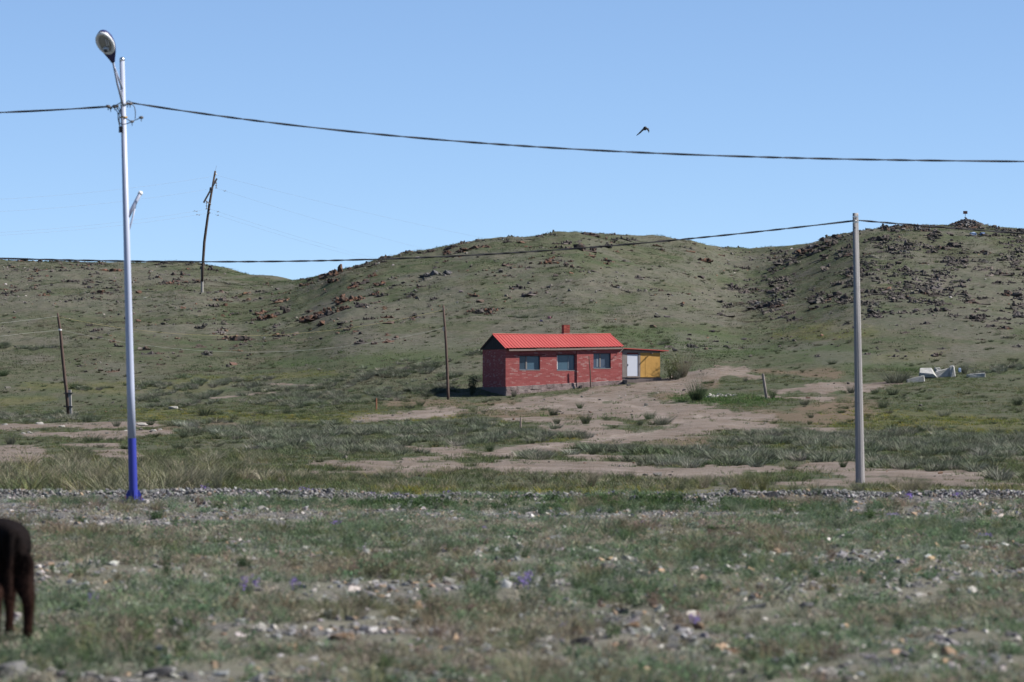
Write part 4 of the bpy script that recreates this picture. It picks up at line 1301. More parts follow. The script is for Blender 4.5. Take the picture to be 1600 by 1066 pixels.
for pts in ([(203, 161), (209, 166), (211, 176), (210.5, 186)], [(205, 190), (198, 186), (193, 183), (188, 178), (187, 170), (183, 166)], [(205, 190), (212, 187), (220, 184)],
            [(187, 171), (184, 180), (185.5, 190), (190, 194), (198, 193), (205, 190)], [(182, 166), (186, 176), (186, 190), (188, 201)], [(196, 162), (199, 157.5), (204, 159), (206, 163)],
            [(177, 168), (183, 175), (184, 186), (186, 196)], [(170, 167), (178, 166), (186, 161), (190, 160.5)]):
    wirecurve([Lp(x, y, -.08) for x, y in pts], .0065).build("loose_wire", M['black'], lamp)

# ------------------------------------------------------------------ overhead cables of the road: two strands twisted together
def twisted(name, pts, deg, D, x0, x1, r_, label, group):
    xs = np.array([p[0] for p in pts], float); ys = np.array([p[1] for p in pts], float)
    cf = np.polyfit((xs - 800) / 800, ys, deg)
    n = int(abs(x1 - x0) / 3.5)
    X = np.linspace(x0, x1, n)
    Yp = np.polyval(cf, (X - 800) / 800)
    m = MB()
    for ph in (0, math.pi):
        q = []
        for i in range(n):
            c = P(X[i], Yp[i], D)
            a = ph + c.x * 2 * math.pi / 1.15 + 1.1 * math.sin(c.x * 1.37) + .7 * math.sin(c.x * 3.1)
            q.append(c + Vector((0, math.cos(a) * r_ * .9, math.sin(a) * r_ * .75)))
        m.tube(q, r_, 5)
    return m.build(name, M['black'], label=label, cat="cable", group=group)
twisted("overhead_cable", [(205, 160.5), (400, 188.5), (600, 211), (800, 227), (960, 235.3), (1030, 239.5), (1250, 247.5), (1450, 250.8), (1600, 252)], 3, LD, 204, 1660, .0095,
        "upper black twisted cable running right from the street lamp", "twisted power cables")
twisted("overhead_cable", [(-60, 177.5), (0, 175.8), (60, 172.8), (120, 169.3), (168, 166.5)], 2, LD, -60, 170, .0095, "short black twisted cable leaving the lamp to the left", "twisted power cables")
twisted("overhead_cable", [(0, 404), (100, 406), (200, 408), (300, 409.3), (440, 408.4), (584, 405.3), (727, 399.5), (860, 391), (970, 382.5), (1080, 373), (1190, 361.5), (1300, 349), (1336, 344.7)], 4, 86, -60, 1336, .0125,
        "lower black twisted cable reaching the concrete pole from the left", "twisted power cables")
twisted("overhead_cable", [(1338, 344.3), (1400, 348.8), (1450, 353.5), (1550, 361.6), (1600, 365)], 2, 86, 1338, 1660, .0125, "black twisted cable leaving the concrete pole to the right", "twisted power cables")

# ------------------------------------------------------------------ concrete pole on the right
cpD = 86.0
cb0 = P(1344, 757, cpD); ct = P(1337, 333, cpD)
gz = float(zg(cb0.x, cb0.y))
cp = empty("concrete_pole", (cb0.x, cb0.y, gz), 0, label="tall round concrete utility pole beside the dirt track", cat="utility pole")
def cpl(t, dx=0, dy=0, dz=0):
    p = cb0.lerp(ct, t); return Vector((p.x - cb0.x + dx, dy, p.z - gz + dz))
def concrete_pole_mat():
    t = NT("pole_concrete")
    o = t.obj()
    mp = t.n("ShaderNodeMapping"); mp.inputs["Scale"].default_value = (6, 6, .8); t.l(o, mp.inputs[0])
    c = t.mix(t.noise(1.6, 5, .6, mp.outputs[0]), (.18, .173, .174), (.265, .255, .252))
    c = t.mix(t.ramp(t.noise(9, 4, .6, o), [(.60, 0), (.74, .5)]), c, (.15, .14, .135))
    return t.bsdf(c, .85, 0, .25, t.bump(t.noise(30, 4, .6, o), .4, .01))
M['pole_concrete'] = concrete_pole_mat()
pl = MB(); pl.tube([cpl(-.08), cpl(0), cpl(.5), cpl(1)], [.108, .105, .084, .063], 28)
pole_o = pl.build("pole", M['pole_concrete'], cp, True)
for a in (.25, 1.25, 2.2, 2.65):
    m = MB()
    c, s_ = math.cos(a + math.pi), math.sin(a + math.pi)
    m.tube([cpl(0, c * .104, s_ * .104), cpl(.5, c * .083, s_ * .083), cpl(.995, c * .0625, s_ * .0625)], .006, 4)
    m.build("mould_seam", M['pole_concrete'], cp)
for t in (.985, .965):
    MB().tube([cpl(t), cpl(t, 0, 0, .02)], .068, 20, False).build("band", M['steel'], cp, True)
MB().tube([cpl(.945, -.02, -.02), cpl(.945, -.025, -.075)], .017, 8).build("bolt", M['black'], cp)
MB().ball(cpl(.9705, -.012, -.085), .024, 10, 8).build("insulator", M['white_bit'], cp, True)
MB().tube([cpl(.9705, -.03, -.06), cpl(.9705, .03, -.06)], .016, 8).build("clamp", M['black'], cp)
MB().box(-.012, .012, -.075, -.055, -.02, .05).build("bracket", M['frame_grey'], cp, loc=cpl(.975))

# ------------------------------------------------------------------ wooden poles
def jag(p0, p1, n, amp, rng):
    return [p0.lerp(p1, i / n) + Vector((rng.uniform(-amp, amp), rng.uniform(-amp, amp), 0)) * (1 if 0 < i < n else 0) for i in range(n + 1)]
rw = random.Random(3)
g = G(315.8, 462); D1 = g.y
hp = empty("power_pole", g, 0, label="leaning wooden power pole on a concrete stub, left hillside", cat="utility pole")
def Hp(x, y, dy=0.0): return P(x, y, D1) - g + Vector((0, dy, 0))
MB().tube([Hp(315.8, 466), Hp(315.8, 440), Hp(315.4, 416)], [.125, .12, .115], 10).build("stub", M['concrete'], hp)
MB().tube([Hp(315.8, 438.5), Hp(315.8, 437)], .145, 10).build("binding", M['black'], hp)
MB().tube([Hp(315.5, 419.5), Hp(315.5, 418)], .14, 10).build("binding", M['black'], hp)
MB().tube([Hp(315.9, 440, -.10), Hp(316.6, 417, -.05), Hp(319, 378), Hp(326.5, 322), Hp(336, 267)], [.10, .125, .125, .11, .085], 9).build("pole", M['wood_dark'], hp, True)
ca = Hp(318.2, 317, -.22); cb2 = Hp(339, 279, -.22)
d = (cb2 - ca).normalized(); n_ = d.cross(Vector((0, 1, 0))).normalized() * .075; yv = Vector((0, .06, 0))
MB().hexa([ca - n_ - yv, ca + n_ - yv, ca + n_ + yv, ca - n_ + yv, cb2 - n_ - yv, cb2 + n_ - yv, cb2 + n_ + yv, cb2 - n_ + yv]).build("crossarm", M['wood_grey'], hp)
MB().tube([Hp(321.2, 313.5, -.2), Hp(329.8, 320, -.15)], .05, 6).build("brace", M['wood_grey'], hp)
MB().tube([Hp(327.5, 295, -.16), Hp(331.5, 295.5, -.16)], .14, 8).build("binding", M['black'], hp)
for (x, y0, y1) in ((337.8, 286, 293.5), (322.8, 317, 326)):
    ins = MB(); ins.tube([Hp(x, y0 - 2, -.2), Hp(x, y1 + .5, -.2)], .025, 5)
    ins.build("insulator_rod", M['porcelain'], hp)
    for k in range(3):
        y = y0 + (y1 - y0) * k / 2
        MB().tube([Hp(x, y - .6, -.2), Hp(x, y + .9, -.2)], [.03, .11], 8).build("insulator", M['porcelain'], hp)
MB().tube([Hp(337, 271.5, -.1), Hp(338.6, 273.2, -.1)], .06, 6).build("insulator", M['white_bit'], hp)
for y in (326.8, 332.6):
    MB().tube([Hp(326.0, y - .3, -.14), Hp(328.5, y + .4, -.14)], .06, 6).build("insulator", M['porcelain'], hp)
MB().tube([Hp(336.3, 267), Hp(338, 259)], .012, 4).build("rod", M['thin_wire'], hp)
def wire(p0, p1, sag, r_, mat, label, n=40, dampers=()):
    m = MB()
    q = []
    for i in range(n + 1):
        t = i / n
        p = p0.lerp(p1, t); q.append(p - Vector((0, 0, sag * 4 * t * (1 - t))))
    m.tube(q, r_, 4)
    o = m.build("overhead_wire", mat, label=label, cat="wire", group="thin wires of the hillside line")
    for i in dampers:
        c = q[i]; dd = (q[min(i + 1, n)] - q[i - 1]).normalized()
        MB().tube([c - dd * .28, c - dd * .2 + Vector((0, 0, -.06)), c, c + dd * .2 + Vector((0, 0, .06)), c + dd * .28], [.02, .028, .012, .028, .02], 5).build("damper", M['porcelain'], o)
    return o
DF = 430.0
def wend(x, y, D): return P(x, y, D)
for (a, b, lab, dm) in (((335, 275, D1), (-60, 314, D1 - 30), "topmost thin wire running left from the leaning power pole", ()),
                        ((322.5, 296, D1), (-60, 333, D1 - 30), "second thin wire running left from the leaning power pole", ()),
                        ((323, 327, D1), (-60, 366, D1 - 30), "third thin wire running left from the leaning power pole", (2,)),
                        ((327, 332.7, D1), (-60, 370, D1 - 30), "lowest thin wire running left from the leaning power pole", (2,)),
                        ((338, 274, D1), (860, 392, DF), "topmost thin wire running right to the hill from the leaning power pole", ()),
                        ((338, 294, D1), (760, 412, DF), "second thin wire running right to the hill from the leaning power pole", (1,)),
                        ((329, 327, D1), (690, 428, DF), "third thin wire running right to the hill from the leaning power pole", (1,)),
                        ((329, 332.7, D1), (680, 430, DF), "lowest thin wire running right to the hill from the leaning power pole", (1,))):
    wire(wend(*a), wend(*b), .35, .0052, M['thin_wire'], lab, 40, dm)

g2 = G(109, 652); D2 = g2.y
bp = empty("power_pole", g2, 0, label="dark brown bent wooden pole on a square concrete stub", cat="utility pole")
def Bp(x, y, dy=0.0): return P(x, y, D2) - g2 + Vector((0, dy, 0))
MB().tube([Bp(106.8, 648, -.06), Bp(104.2, 612, -.02), Bp(101.5, 592), Bp(97, 548), Bp(94.5, 520), Bp(91, 497), Bp(89.8, 489)], [.085, .10, .10, .095, .085, .07, .05], 9).build("pole", M['wood_brown'], bp, True)
a, b = Bp(109.6, 656, .06), Bp(108.0, 609, .06)
e = .125
MB().hexa([a + Vector((-e, -e, 0)), a + Vector((e, -e, 0)), a + Vector((e, e, 0)), a + Vector((-e, e, 0)), b + Vector((-e * .85, -e, 0)), b + Vector((e * .85, -e, 0)), b + Vector((e * .85, e, 0)), b + Vector((-e * .85, e, 0))]).build("stub", M['concrete'], bp)
for y in (614.5, 635.5):
    c = Bp(106.5, y, 0)
    MB().box(-.25, .27, -.14, .22, -.03, .03).build("binding", M['black'], bp, loc=c)
MB().tube([Bp(93.6, 516.5, 0), Bp(94, 514, 0)], .10, 8).build("insulator", M['white_bit'], bp)

g3 = G(700, 625); D3 = g3.y
wp = empty("power_pole", g3, 0, label="plain grey wooden pole standing left of the brick house", cat="utility pole")
def Wp(x, y, dy=0.0): return P(x, y, D3) - g3 + Vector((0, dy, 0))
MB().tube([Wp(700.6, 630), Wp(700, 612), Wp(698.6, 575), Wp(697, 540), Wp(695, 510), Wp(692.6, 477)], [.092, .09, .085, .08, .072, .055], 9).build("pole", M['wood_brown'], wp, True)
MB().box(-.10, .0, -.08, .08, -.13, .13).build("fuse_box", M['concrete'], wp, loc=Wp(694.2, 514))
MB().tube([Wp(692.5, 483, -.1), Wp(693.5, 484, .1)], .05, 6).build("insulator", M['porcelain'], wp)
def low_wire(pts, Da, Db, mat, label):
    xs = np.array([p[0] for p in pts], float); ys = np.array([p[1] for p in pts], float)
    cf = np.polyfit((xs - 350) / 350, ys, min(3, len(pts) - 1))
    q = []
    for x in np.linspace(xs[0], xs[-1], 50):
        t = (x - xs[0]) / (xs[-1] - xs[0])
        q.append(P(x, float(np.polyval(cf, (x - 350) / 350)), Da + (Db - Da) * t))
    m = MB(); m.tube(q, .0062, 4)
    return m.build("overhead_wire", mat, label=label, cat="wire", group="thin wires of the low line")
low_wire([(91, 494.5), (150, 507.5), (210, 515), (300, 522.5), (375, 525), (440, 522.5), (512, 517), (584, 507), (693, 484)], D2, D3, M['yellow_wire'], "yellowish slack wire between the brown pole and the grey pole")
low_wire([(94, 516), (150, 527), (210, 536), (270, 544.5), (330, 549.5), (375, 551), (480, 548), (526, 541.5), (612, 530), (694, 512.5)], D2, D3, M['pale_wire'], "pale slack lower wire between the brown pole and the grey pole")
low_wire([(-60, 512), (0, 505), (45, 500), (91, 494)], D2 - 12, D2, M['pale_wire'], "pale upper wire running left from the brown pole")
low_wire([(-60, 532), (0, 525.5), (45, 520.5), (94, 516)], D2 - 12, D2, M['pale_wire'], "pale lower wire running left from the brown pole")

# ------------------------------------------------------------------ posts and stakes
def post(x, yb, x2, yt, r_, mat, label, name="post", n=7):
    g_ = G(x, yb); D_ = g_.y
    top = P(x2, yt, D_) - g_
    m = MB(); m.tube([Vector((0, 0, -.15)), Vector((0, 0, 0)), top * .55 + Vector((rw.uniform(-.01, .01), 0, 0)), top], [r_, r_, r_ * .95, r_ * .82], n)
    return m.build(name, mat, loc=g_, label=label, cat="post")
post(1198, 626, 1192, 584, .085, M['wood_grey'], "weathered wooden post leaning beside a green tuft")
post(588, 641, 588, 622, .05, M['wood_red'], "short reddish stake standing alone in the turf", "stake")
post(813.5, 671, 813.5, 652, .045, M['board_pale'], "short pale stake in the bare ground before the house", "stake")

# ------------------------------------------------------------------ broken concrete on the right
def slab(pts2, x, y, name, label, mat=None, yaw=0.0, tilt=(0, 0), group="broken concrete lumps"):
    g_ = G(x, y)
    bm = bmesh.new()
    sx, sy, sz = pts2
    chunk(bm, rs_, (0, 0, 0), (sx / 2, sy / 2, sz / 2), Euler((0, 0, 0)), 40)
    o = link(name, bm_mesh(name, bm), mat or M['slab'], loc=g_ + Vector((0, 0, sz * .36)), rot=(tilt[0], tilt[1], yaw), label=label, cat="rubble", group=group)
    return o
M['slab'] = rock_mat("pale_broken_concrete", (.26, .26, .25), (.40, .395, .385), (.30, .30, .27), .3, 4)
def slab_box(corners, x, y, name, label, yaw=0.0, tilt=(0, 0), lift=0.0, group="broken concrete lumps"):
    """a worn block given by its eight corners"""
    bm = bmesh.new()
    vv = [bm.verts.new(c) for c in corners]
    bmesh.ops.convex_hull(bm, input=vv)
    bmesh.ops.bevel(bm, geom=bm.edges[:], offset=.035, segments=1, affect='EDGES')
    for v in bm.verts: v.co += Vector((rs_.uniform(-.02, .02), rs_.uniform(-.02, .02), rs_.uniform(-.02, .02)))
    return link(name, bm_mesh(name, bm), M['slab'], loc=G(x, y) + Vector((0, 0, lift)), rot=(tilt[0], tilt[1], yaw), label=label, cat="rubble", group=group)
def bx8(x0, x1, y0, y1, z0, z1, sh=0): return [(x0, y0, z0), (x1, y0, z0), (x1, y1, z0), (x0, y1, z0), (x0 + sh, y0, z1), (x1 + sh, y0, z1), (x1 + sh, y1, z1), (x0 + sh, y1, z1)]
slab_box([(-.55, -.3, -.15), (.55, -.3, .0), (.55, .4, .0), (-.55, .4, -.15), (-.52, -.3, .16), (.53, -.3, .42), (.53, .4, .42), (-.50, .4, .16)], 1430, 599, "concrete_slab", "long low concrete beam end, leftmost of the rubble")
slab_box([(-.30, -.1, .0), (.62, -.3, .0), (.5, .6, .0), (-.5, .6, .0), (-.52, -.05, .28), (.35, -.35, .22), (.30, .5, .62), (-.40, .6, .62)], 1449, 592, "concrete_slab", "tilted pale concrete slab behind the leftmost beam end", lift=.05)
slab_box([(-.5, -.25, -.05), (.52, -.25, .0), (.52, .3, .0), (-.5, .3, -.05), (-.5, -.2, .34), (.45, -.2, .56), (.45, .25, .56), (-.35, .25, .4)], 1473, 590, "concrete_block", "greenish grey concrete block in the middle of the rubble")
slab_box([(-.1, -.25, -.05), (.22, -.25, .0), (.22, .3, .0), (-.1, .3, -.05), (-.16, -.2, .62), (.12, -.2, .78), (.22, .25, .60), (-.12, .25, .7)], 1487, 590, "concrete_block", "upright concrete block with a dark left face")
slab_box(bx8(-.16, .2, -.15, .2, 0, .26), 1464, 584, "concrete_block", "small whitish lump behind the rubble", lift=.12)
slab_box([(-.56, -.2, -.12), (.6, -.2, .0), (.6, .3, .0), (-.56, .3, -.12), (-.5, -.2, .22), (.6, -.2, .30), (.6, .3, .30), (-.5, .3, .22)], 1524, 590, "concrete_slab", "low flat concrete beam lying apart at the right of the rubble")
def bag(x, y, w_, h_, mat, label, name="plastic_bag"):
    bm = bmesh.new()
    chunk(bm, rs_, (0, 0, 0), (w_ / 2, w_ / 3, h_ / 2), Euler((rs_.uniform(-.2, .2), rs_.uniform(-.3, .3), 0)), 22)
    bmesh.ops.subdivide_edges(bm, edges=bm.edges[:], cuts=1, use_grid_fill=True)
    for v in bm.verts: v.co *= rs_.uniform(.86, 1.08)
    return link(name, bm_mesh(name, bm), mat, loc=G(x, y) + Vector((0, 0, h_ * .35)), label=label, cat="litter")
bag(1499.5, 583, .20, .34, M['blue_cloth'], "pale blue plastic bag caught by a tuft right of the rubble")
bag(1521, 372.5, .62, .42, M['blue_cloth'], "pale blue cloth among the rocks below the cairn", "cloth")
bag(1535, 371, .55, .34, M['blue_cloth2'], "darker blue cloth among the rocks below the cairn", "cloth")
bag(846, 502, .26, .18, M['purple_cloth'], "purplish scrap of litter on the slope above the roof", "litter_scrap")
bag(858.5, 498, .26, .18, M['pink_cloth'], "pink scrap of litter on the slope above the chimney", "litter_scrap")

# ------------------------------------------------------------------ loose heaps: joined because nobody could pick the stones apart
def heap(name, x, y, w_, h_, n, s0, s1, mats, label, spread_y=.5, cone=0.0):
    g_ = G(x, y)
    bm = bmesh.new()
    for i in range(n):
        a = rs_.uniform(0, 6.283); r_ = math.sqrt(rs_.random())
        px_, py_ = math.cos(a) * r_ * w_ / 2, math.sin(a) * r_ * w_ / 2 * spread_y
        z = float(zg(g_.x + px_, g_.y + py_)) - g_.z
        s = rs_.uniform(s0, s1)
        chunk(bm, rs_, (px_, py_, z + (h_ * (1 - r_) if cone else 0) + s * .35), (s, s * .8, s * .65), None, 9)
    return g_, bm_mesh(name, bm)
g_, me_ = heap("rubble_heap", 1122, 621, 2.1, .1, 70, .03, .12, None, None, 1.4)
link("rubble_heap", me_, M['stone_white'], loc=g_, label="flat heap of whitish rubble beside the green tuft", cat="rubble")
# cairn on the right summit
gc = G(1509, 352)
cairn = empty("stone_cairn", gc, 0, label="conical stone cairn on the right-hand summit", cat="cairn")
CD = gc.y
ks = CD / F
def cairn_stones(mat, n, s0, s1, seed):
    r0 = random.Random(seed)
    bm = bmesh.new()
    for i in range(n):
        a = r0.uniform(0, 6.283); r_ = math.sqrt(r0.random())
        wd = 27 * ks
        prof_ = (1 - r_) ** .9 * 12.5 * ks
        px_, py_ = math.cos(a) * r_ * wd, math.sin(a) * r_ * wd * .8
        z = max(float(zg(gc.x + px_, gc.y + py_)) - gc.z, -.6)
        s = r0.uniform(s0, s1)
        chunk(bm, r0, (px_, py_, z * .6 + prof_ * r0.uniform(.86, 1.0)), (s, s * .8, s * .7), None, 10)
    o = link("stones", bm_mesh("stones", bm), mat, cairn)
    o["kind"] = "stuff"
cairn_stones(M['rock_grey'], 230, .10, .24, 1)
cairn_stones(M['rock_mixed'], 120, .10, .24, 2)
cairn_stones(M['stone_grey'], 60, .10, .22, 3)
cairn_stones(M['stone_white'], 14, .10, .2, 5)
bm = bmesh.new()
for k in range(5):
    s = .17 - .018 * k
    chunk(bm, rs_, (rs_.uniform(-.06, .06), rs_.uniform(-.06, .06), 11.6 * ks + k * .075 - .08), (s * 1.1, s, s * .6), None, 10)
link("top_stones", bm_mesh("top_stones", bm), M['rock_grey'], cairn)
sg = empty("summit_sign", gc + Vector((-.02, 0, 14.5 * ks)), 0, label="small rusty rectangular sign board on top of the cairn", cat="sign")
MB().tube([(0, 0, -.2), (0, 0, 9.8 * ks)], .022, 6).build("post", M['frame_grey'], sg)
MB().box(-.20, .20, -.035, .0, 6.0 * ks, 10.6 * ks).build("board", M['rust'], sg)

# ------------------------------------------------------------------ rock outcrops on the hills
ro = random.Random(21)
OUT = [outcrop_mesh("rock_outcrop", ro, n) for n in (9, 10, 12, 13, 14, 16, 18, 12)]
SMALL = [outcrop_mesh("rock_outcrop", ro, n) for n in (4, 5, 6, 7)]
for me in OUT + SMALL: me.materials.append(M['rock_dark'])
GROUP_R = "rock outcrops on the hills"
n_rock = 0
def rock_label(zone, x, y, w_, mat):
    size = "small" if w_ < 14 else ("mid-sized" if w_ < 26 else "wide")
    colr = {'rock_dark': "dark", 'rock_mixed': "brown", 'rock_orange': "orange", 'rock_grey': "grey"}[mat]
    up = y - float(np.interp(x, RIDGE[:, 0], RIDGE[:, 1]))
    lev = "on the skyline" if up < 7 else ("just under the skyline" if up < 30 else ("halfway up" if up < 90 else "low down"))
    marks = [(90, "at the left edge"), (190, "left of the street lamp"), (310, "left of the leaning pole"), (420, "right of the leaning pole"), (500, "on the middle hill's left foot"), (580, "on the steep left flank"), (680, "left of the grey pole"),
             (780, "above the left gable"), (900, "above the house roof"), (1000, "above the chimney"), (1110, "above the shed"), (1215, "above the leaning post"), (1330, "left of the concrete pole"), (1420, "right of the concrete pole"), (1480, "left of the cairn"), (1545, "below the cairn"), (9999, "at the right edge")]
    return "%s %s rock %s, %s" % (size, colr, next(m for v, m in marks if x < v), lev)
def rock(x, y, w_, h_, mat, label, small=False, yaw=None):
    """w_ and h_ in photograph pixels, measured on the hillside"""
    global n_rock
    g_ = G(x, y)
    k = g_.y / F
    me = ro.choice(SMALL if small else OUT)
    if len(label) == 1: label = rock_label(label, x, y, w_, mat)
    o = link("rock_outcrop", me, None, loc=g_ - Vector((0, 0, .03 * w_ * k)), rot=(0, 0, ro.uniform(-.5, .5) + (math.pi if ro.random() < .5 else 0) if yaw is None else yaw),
             scale=(w_ * k * .95, w_ * k * .95, h_ * k * 2.7), label=label, cat="rock", group=GROUP_R)
    own_mat(o, M[mat])
    n_rock += 1
    return o
KEY = [(372, 534, 62, 20, 'rock_mixed', "big brown jagged outcrop low on the left slope of the middle hill"),
       (686, 431, 72, 17, 'rock_grey', "pale grey outcrop alone high on the middle hill"),
       (907, 389, 56, 20, 'rock_mixed', "large brown outcrop under the crest of the middle hill"),
       (855, 411, 52, 14, 'rock_orange', "orange lichened outcrop left of the large brown one near the crest"),
       (1196, 484, 66, 11, 'rock_dark', "long black rock ledge at the foot of the stony right hill"),
       (1126, 497, 48, 9, 'rock_dark', "separate dark ledge lowest down at the edge of the right hill"),
       (577, 503, 24, 13, 'rock_dark', "single dark boulder below the orange rocks on the left slope"),
       (443, 533, 26, 12, 'rock_dark', "dark boulder right of the big brown jagged outcrop"),
       (276, 426, 48, 13, 'rock_mixed', "broad outcrop just below the left skyline by the leaning pole"),
       (180, 424, 52, 11, 'rock_orange', "rusty outcrop under the left skyline beside the lamp"),
       (110, 442, 40, 11, 'rock_dark', "dark outcrop on the left hillside, right of the skyline knob"),
       (78, 407, 15, 7, 'rock_dark', "small knob on the far left skyline"),
       (1096, 410, 42, 9, 'rock_orange', "orange rocks in the saddle between the two hills"),
       (1127, 405, 14, 8, 'rock_orange', "small orange boulder right of the orange rocks in the saddle"),
       (1034, 393, 15, 9, 'rock_mixed', "lone brown boulder under the right end of the middle crest"),
       (500, 497, 74, 18, 'rock_orange', "widest rusty outcrop low on the left flank of the middle hill"),
       (548, 470, 60, 15, 'rock_orange', "rusty outcrop above the widest one on the left flank"),
       (573, 441, 54, 13, 'rock_mixed', "brown outcrop highest on the left flank of the middle hill"),
       (425, 500, 44, 12, 'rock_orange', "orange outcrop left of the widest rusty one on the left flank"),
       (745, 392, 70, 12, 'rock_orange', "long orange ledge just under the crest left of the house"),
       (915, 368, 50, 10, 'rock_mixed', "brown ledge breaking the crest of the middle hill"),
       (650, 464, 12, 6, 'rock_orange', "small orange rock by the skyline of the grey pole"),
       (1425, 353, 14, 8, 'rock_mixed', "block breaking the skyline left of the cairn"),
       (1345, 425, 40, 12, 'rock_dark', "dark outcrop just right of the concrete pole"),
       (1310, 460, 44, 13, 'rock_dark', "dark pointed outcrop just left of the concrete pole"),
       (1326, 384, 28, 14, 'rock_dark', "black rock face high beside the concrete pole"),
       (1490, 385, 62, 14, 'rock_dark', "dark rocks below the cairn and the blue cloths"),
       (1398, 474, 30, 9, 'rock_dark', "twin dark rock mound in the lower right hill"),
       (1425, 475, 28, 9, 'rock_dark', "right one of the twin mounds in the lower right hill"),
       (1520, 469, 60, 13, 'rock_mixed', "long ragged outcrop in the middle of the right hill"),
       (1530, 490, 34, 9, 'rock_dark', "dark lump under the long ragged outcrop of the right hill"),
       (1448, 460, 44, 12, 'rock_mixed', "brownish outcrop between the twin mounds and the long ragged one")]
for kx in KEY: rock(*kx)
def field(n, poly, wr, hr, mats, label, small_share=.5, bias=None):
    """rocks thrown into a region of the hillside"""
    made = 0; tries = 0
    while made < n and tries < n * 40:
        tries += 1
        (x0, y0, x1, y1, h0) = ro.choice(poly)
        t = ro.random()
        x = x0 + (x1 - x0) * t + ro.gauss(0, 3); y = y0 + (y1 - y0) * t + ro.gauss(0, .55) * h0
        yr = np.interp(x, RIDGE[:, 0], RIDGE[:, 1])
        if y < yr + 1.0: continue
        if float(fbm(np.array([x / 38.0]), np.array([y / 16.0]), 205, 3)[0]) < ro.uniform(.42, .58): continue
        w_ = ro.uniform(*wr) * (1.0 if ro.random() > .25 else 1.5)
        rock(x, y, w_, w_ * ro.uniform(*hr), ro.choice(mats), label, ro.random() < small_share)
        made += 1
field(34, [(0, 415, 330, 425, 10), (0, 440, 300, 448, 14), (0, 455, 60, 462, 8), (130, 462, 240, 466, 5)], (10, 30), (.20, .32), ['rock_mixed', 'rock_dark', 'rock_orange', 'rock_dark'], "L", .2)
field(40, [(470, 448, 620, 428, 16), (400, 500, 570, 478, 18), (470, 500, 560, 480, 12), (420, 520, 640, 500, 10), (520, 430, 620, 470, 12), (350, 470, 470, 450, 8)], (12, 36), (.26, .42), ['rock_orange', 'rock_mixed', 'rock_orange', 'rock_dark'], "M", .35)
field(24, [(465, 441, 600, 412, 4), (600, 410, 760, 388, 4), (350, 478, 465, 446, 5)], (10, 26), (.26, .36), ['rock_dark', 'rock_mixed', 'rock_dark'], "M", .3)
field(34, [(690, 396, 1050, 386, 9), (780, 382, 1040, 380, 5), (820, 410, 960, 405, 8), (740, 482, 790, 484, 4)], (9, 26), (.26, .38), ['rock_mixed', 'rock_orange', 'rock_dark'], "M", .35)
field(122, [(1290, 372, 1600, 366, 9), (1240, 400, 1600, 395, 14), (1200, 430, 1600, 425, 14), (1170, 455, 1600, 450, 14), (1140, 480, 1320, 475, 10), (1340, 490, 1600, 500, 14), (1270, 385, 1340, 365, 6)], (14, 42), (.20, .36), ['rock_dark', 'rock_dark', 'rock_dark', 'rock_mixed', 'rock_dark', 'rock_grey'], "R", .15)
field(8, [(1040, 500, 1560, 545, 14)], (7, 14), (.25, .35), ['rock_dark', 'rock_mixed'], "R", .9)
field(6, [(1400, 605, 1580, 612, 8), (1420, 640, 1590, 650, 8)], (10, 24), (.10, .18), ['rock_dark', 'rock_dark'], "R", .9)
# the smallest, past counting
def small_rocks(n, kind, smin, smax, mu, flat, label, seedk):
    k = []
    while len(k) < n:
        z = ro.choice([(0, 405, 330, 470, 1), (330, 430, 680, 540, 1.0), (680, 375, 1100, 470, .45), (1130, 350, 1600, 500, 2.4), (1200, 350, 1600, 480, 2.4), (1000, 470, 1600, 560, .3), (100, 470, 420, 580, .25)])
        if ro.random() > z[4] / 2.4: continue
        x = ro.uniform(z[0], z[2]); y = ro.uniform(z[1], z[3])
        if y < np.interp(x, RIDGE[:, 0], RIDGE[:, 1]) + .5: continue
        if float(fbm(np.array([x / 34.0]), np.array([y / 12.0]), seedk, 3)[0]) < ro.uniform(.44, .60): continue
        k.append((x, y))
    k = np.array(k)
    p = px2ground(k[:, 0], k[:, 1])
    s = np.exp(rg.normal(mu, .45, len(p))).clip(smin, smax)
    org = (k[:, 0] < 1130) & (rg.random(len(p)) < .35)
    t = palette(len(p), [(.062, .053, .047), (.036, .032, .030), (.095, .083, .074)], [4, 2.5, 2.5])
    t = np.where(org[:, None], palette(len(p), [(.105, .060, .040), (.080, .054, .042)], [1, 1]), t)
    scatter("rubble", kind, p, np.stack([s, s, s * flat], 1), t, rg, label, .15)
source("crags", [outcrop_mesh("crag", ro, n) for n in (5, 6, 7, 8, 9)], M['stone_tint'])
small_rocks(2700, "stones", .10, .6, -1.6, .75, "small rocks strewn between the outcrops", 205)
def crest_rocks():
    x = np.concatenate([rg.uniform(1255, 1620, 260), rg.uniform(-20, 330, 110), rg.uniform(470, 1050, 150)])
    x = x[rg.random(len(x)) < sstep(.38, .58, fbm(x / 22.0, x * 0, 261, 3))]
    y = np.interp(x, RIDGE[:, 0], RIDGE[:, 1]) + rg.uniform(.5, 7, len(x))
    p = px2ground(x, y)
    s = np.exp(rg.normal(-.35, .4, len(p))).clip(.3, 1.5)
    t = palette(len(p), [(.050, .044, .040), (.030, .027, .027), (.095, .062, .044)], [4, 3, 1.5])
    scatter("rubble", "crags", p, np.stack([s, s, s * 1.1], 1), t, rg, "ragged rock ribs along the hill crests", .15)
crest_rocks()
small_rocks(950, "crags", .4, 1.7, -.25, 1.0, "low ragged rock ribs breaking through the hillside turf", 205)

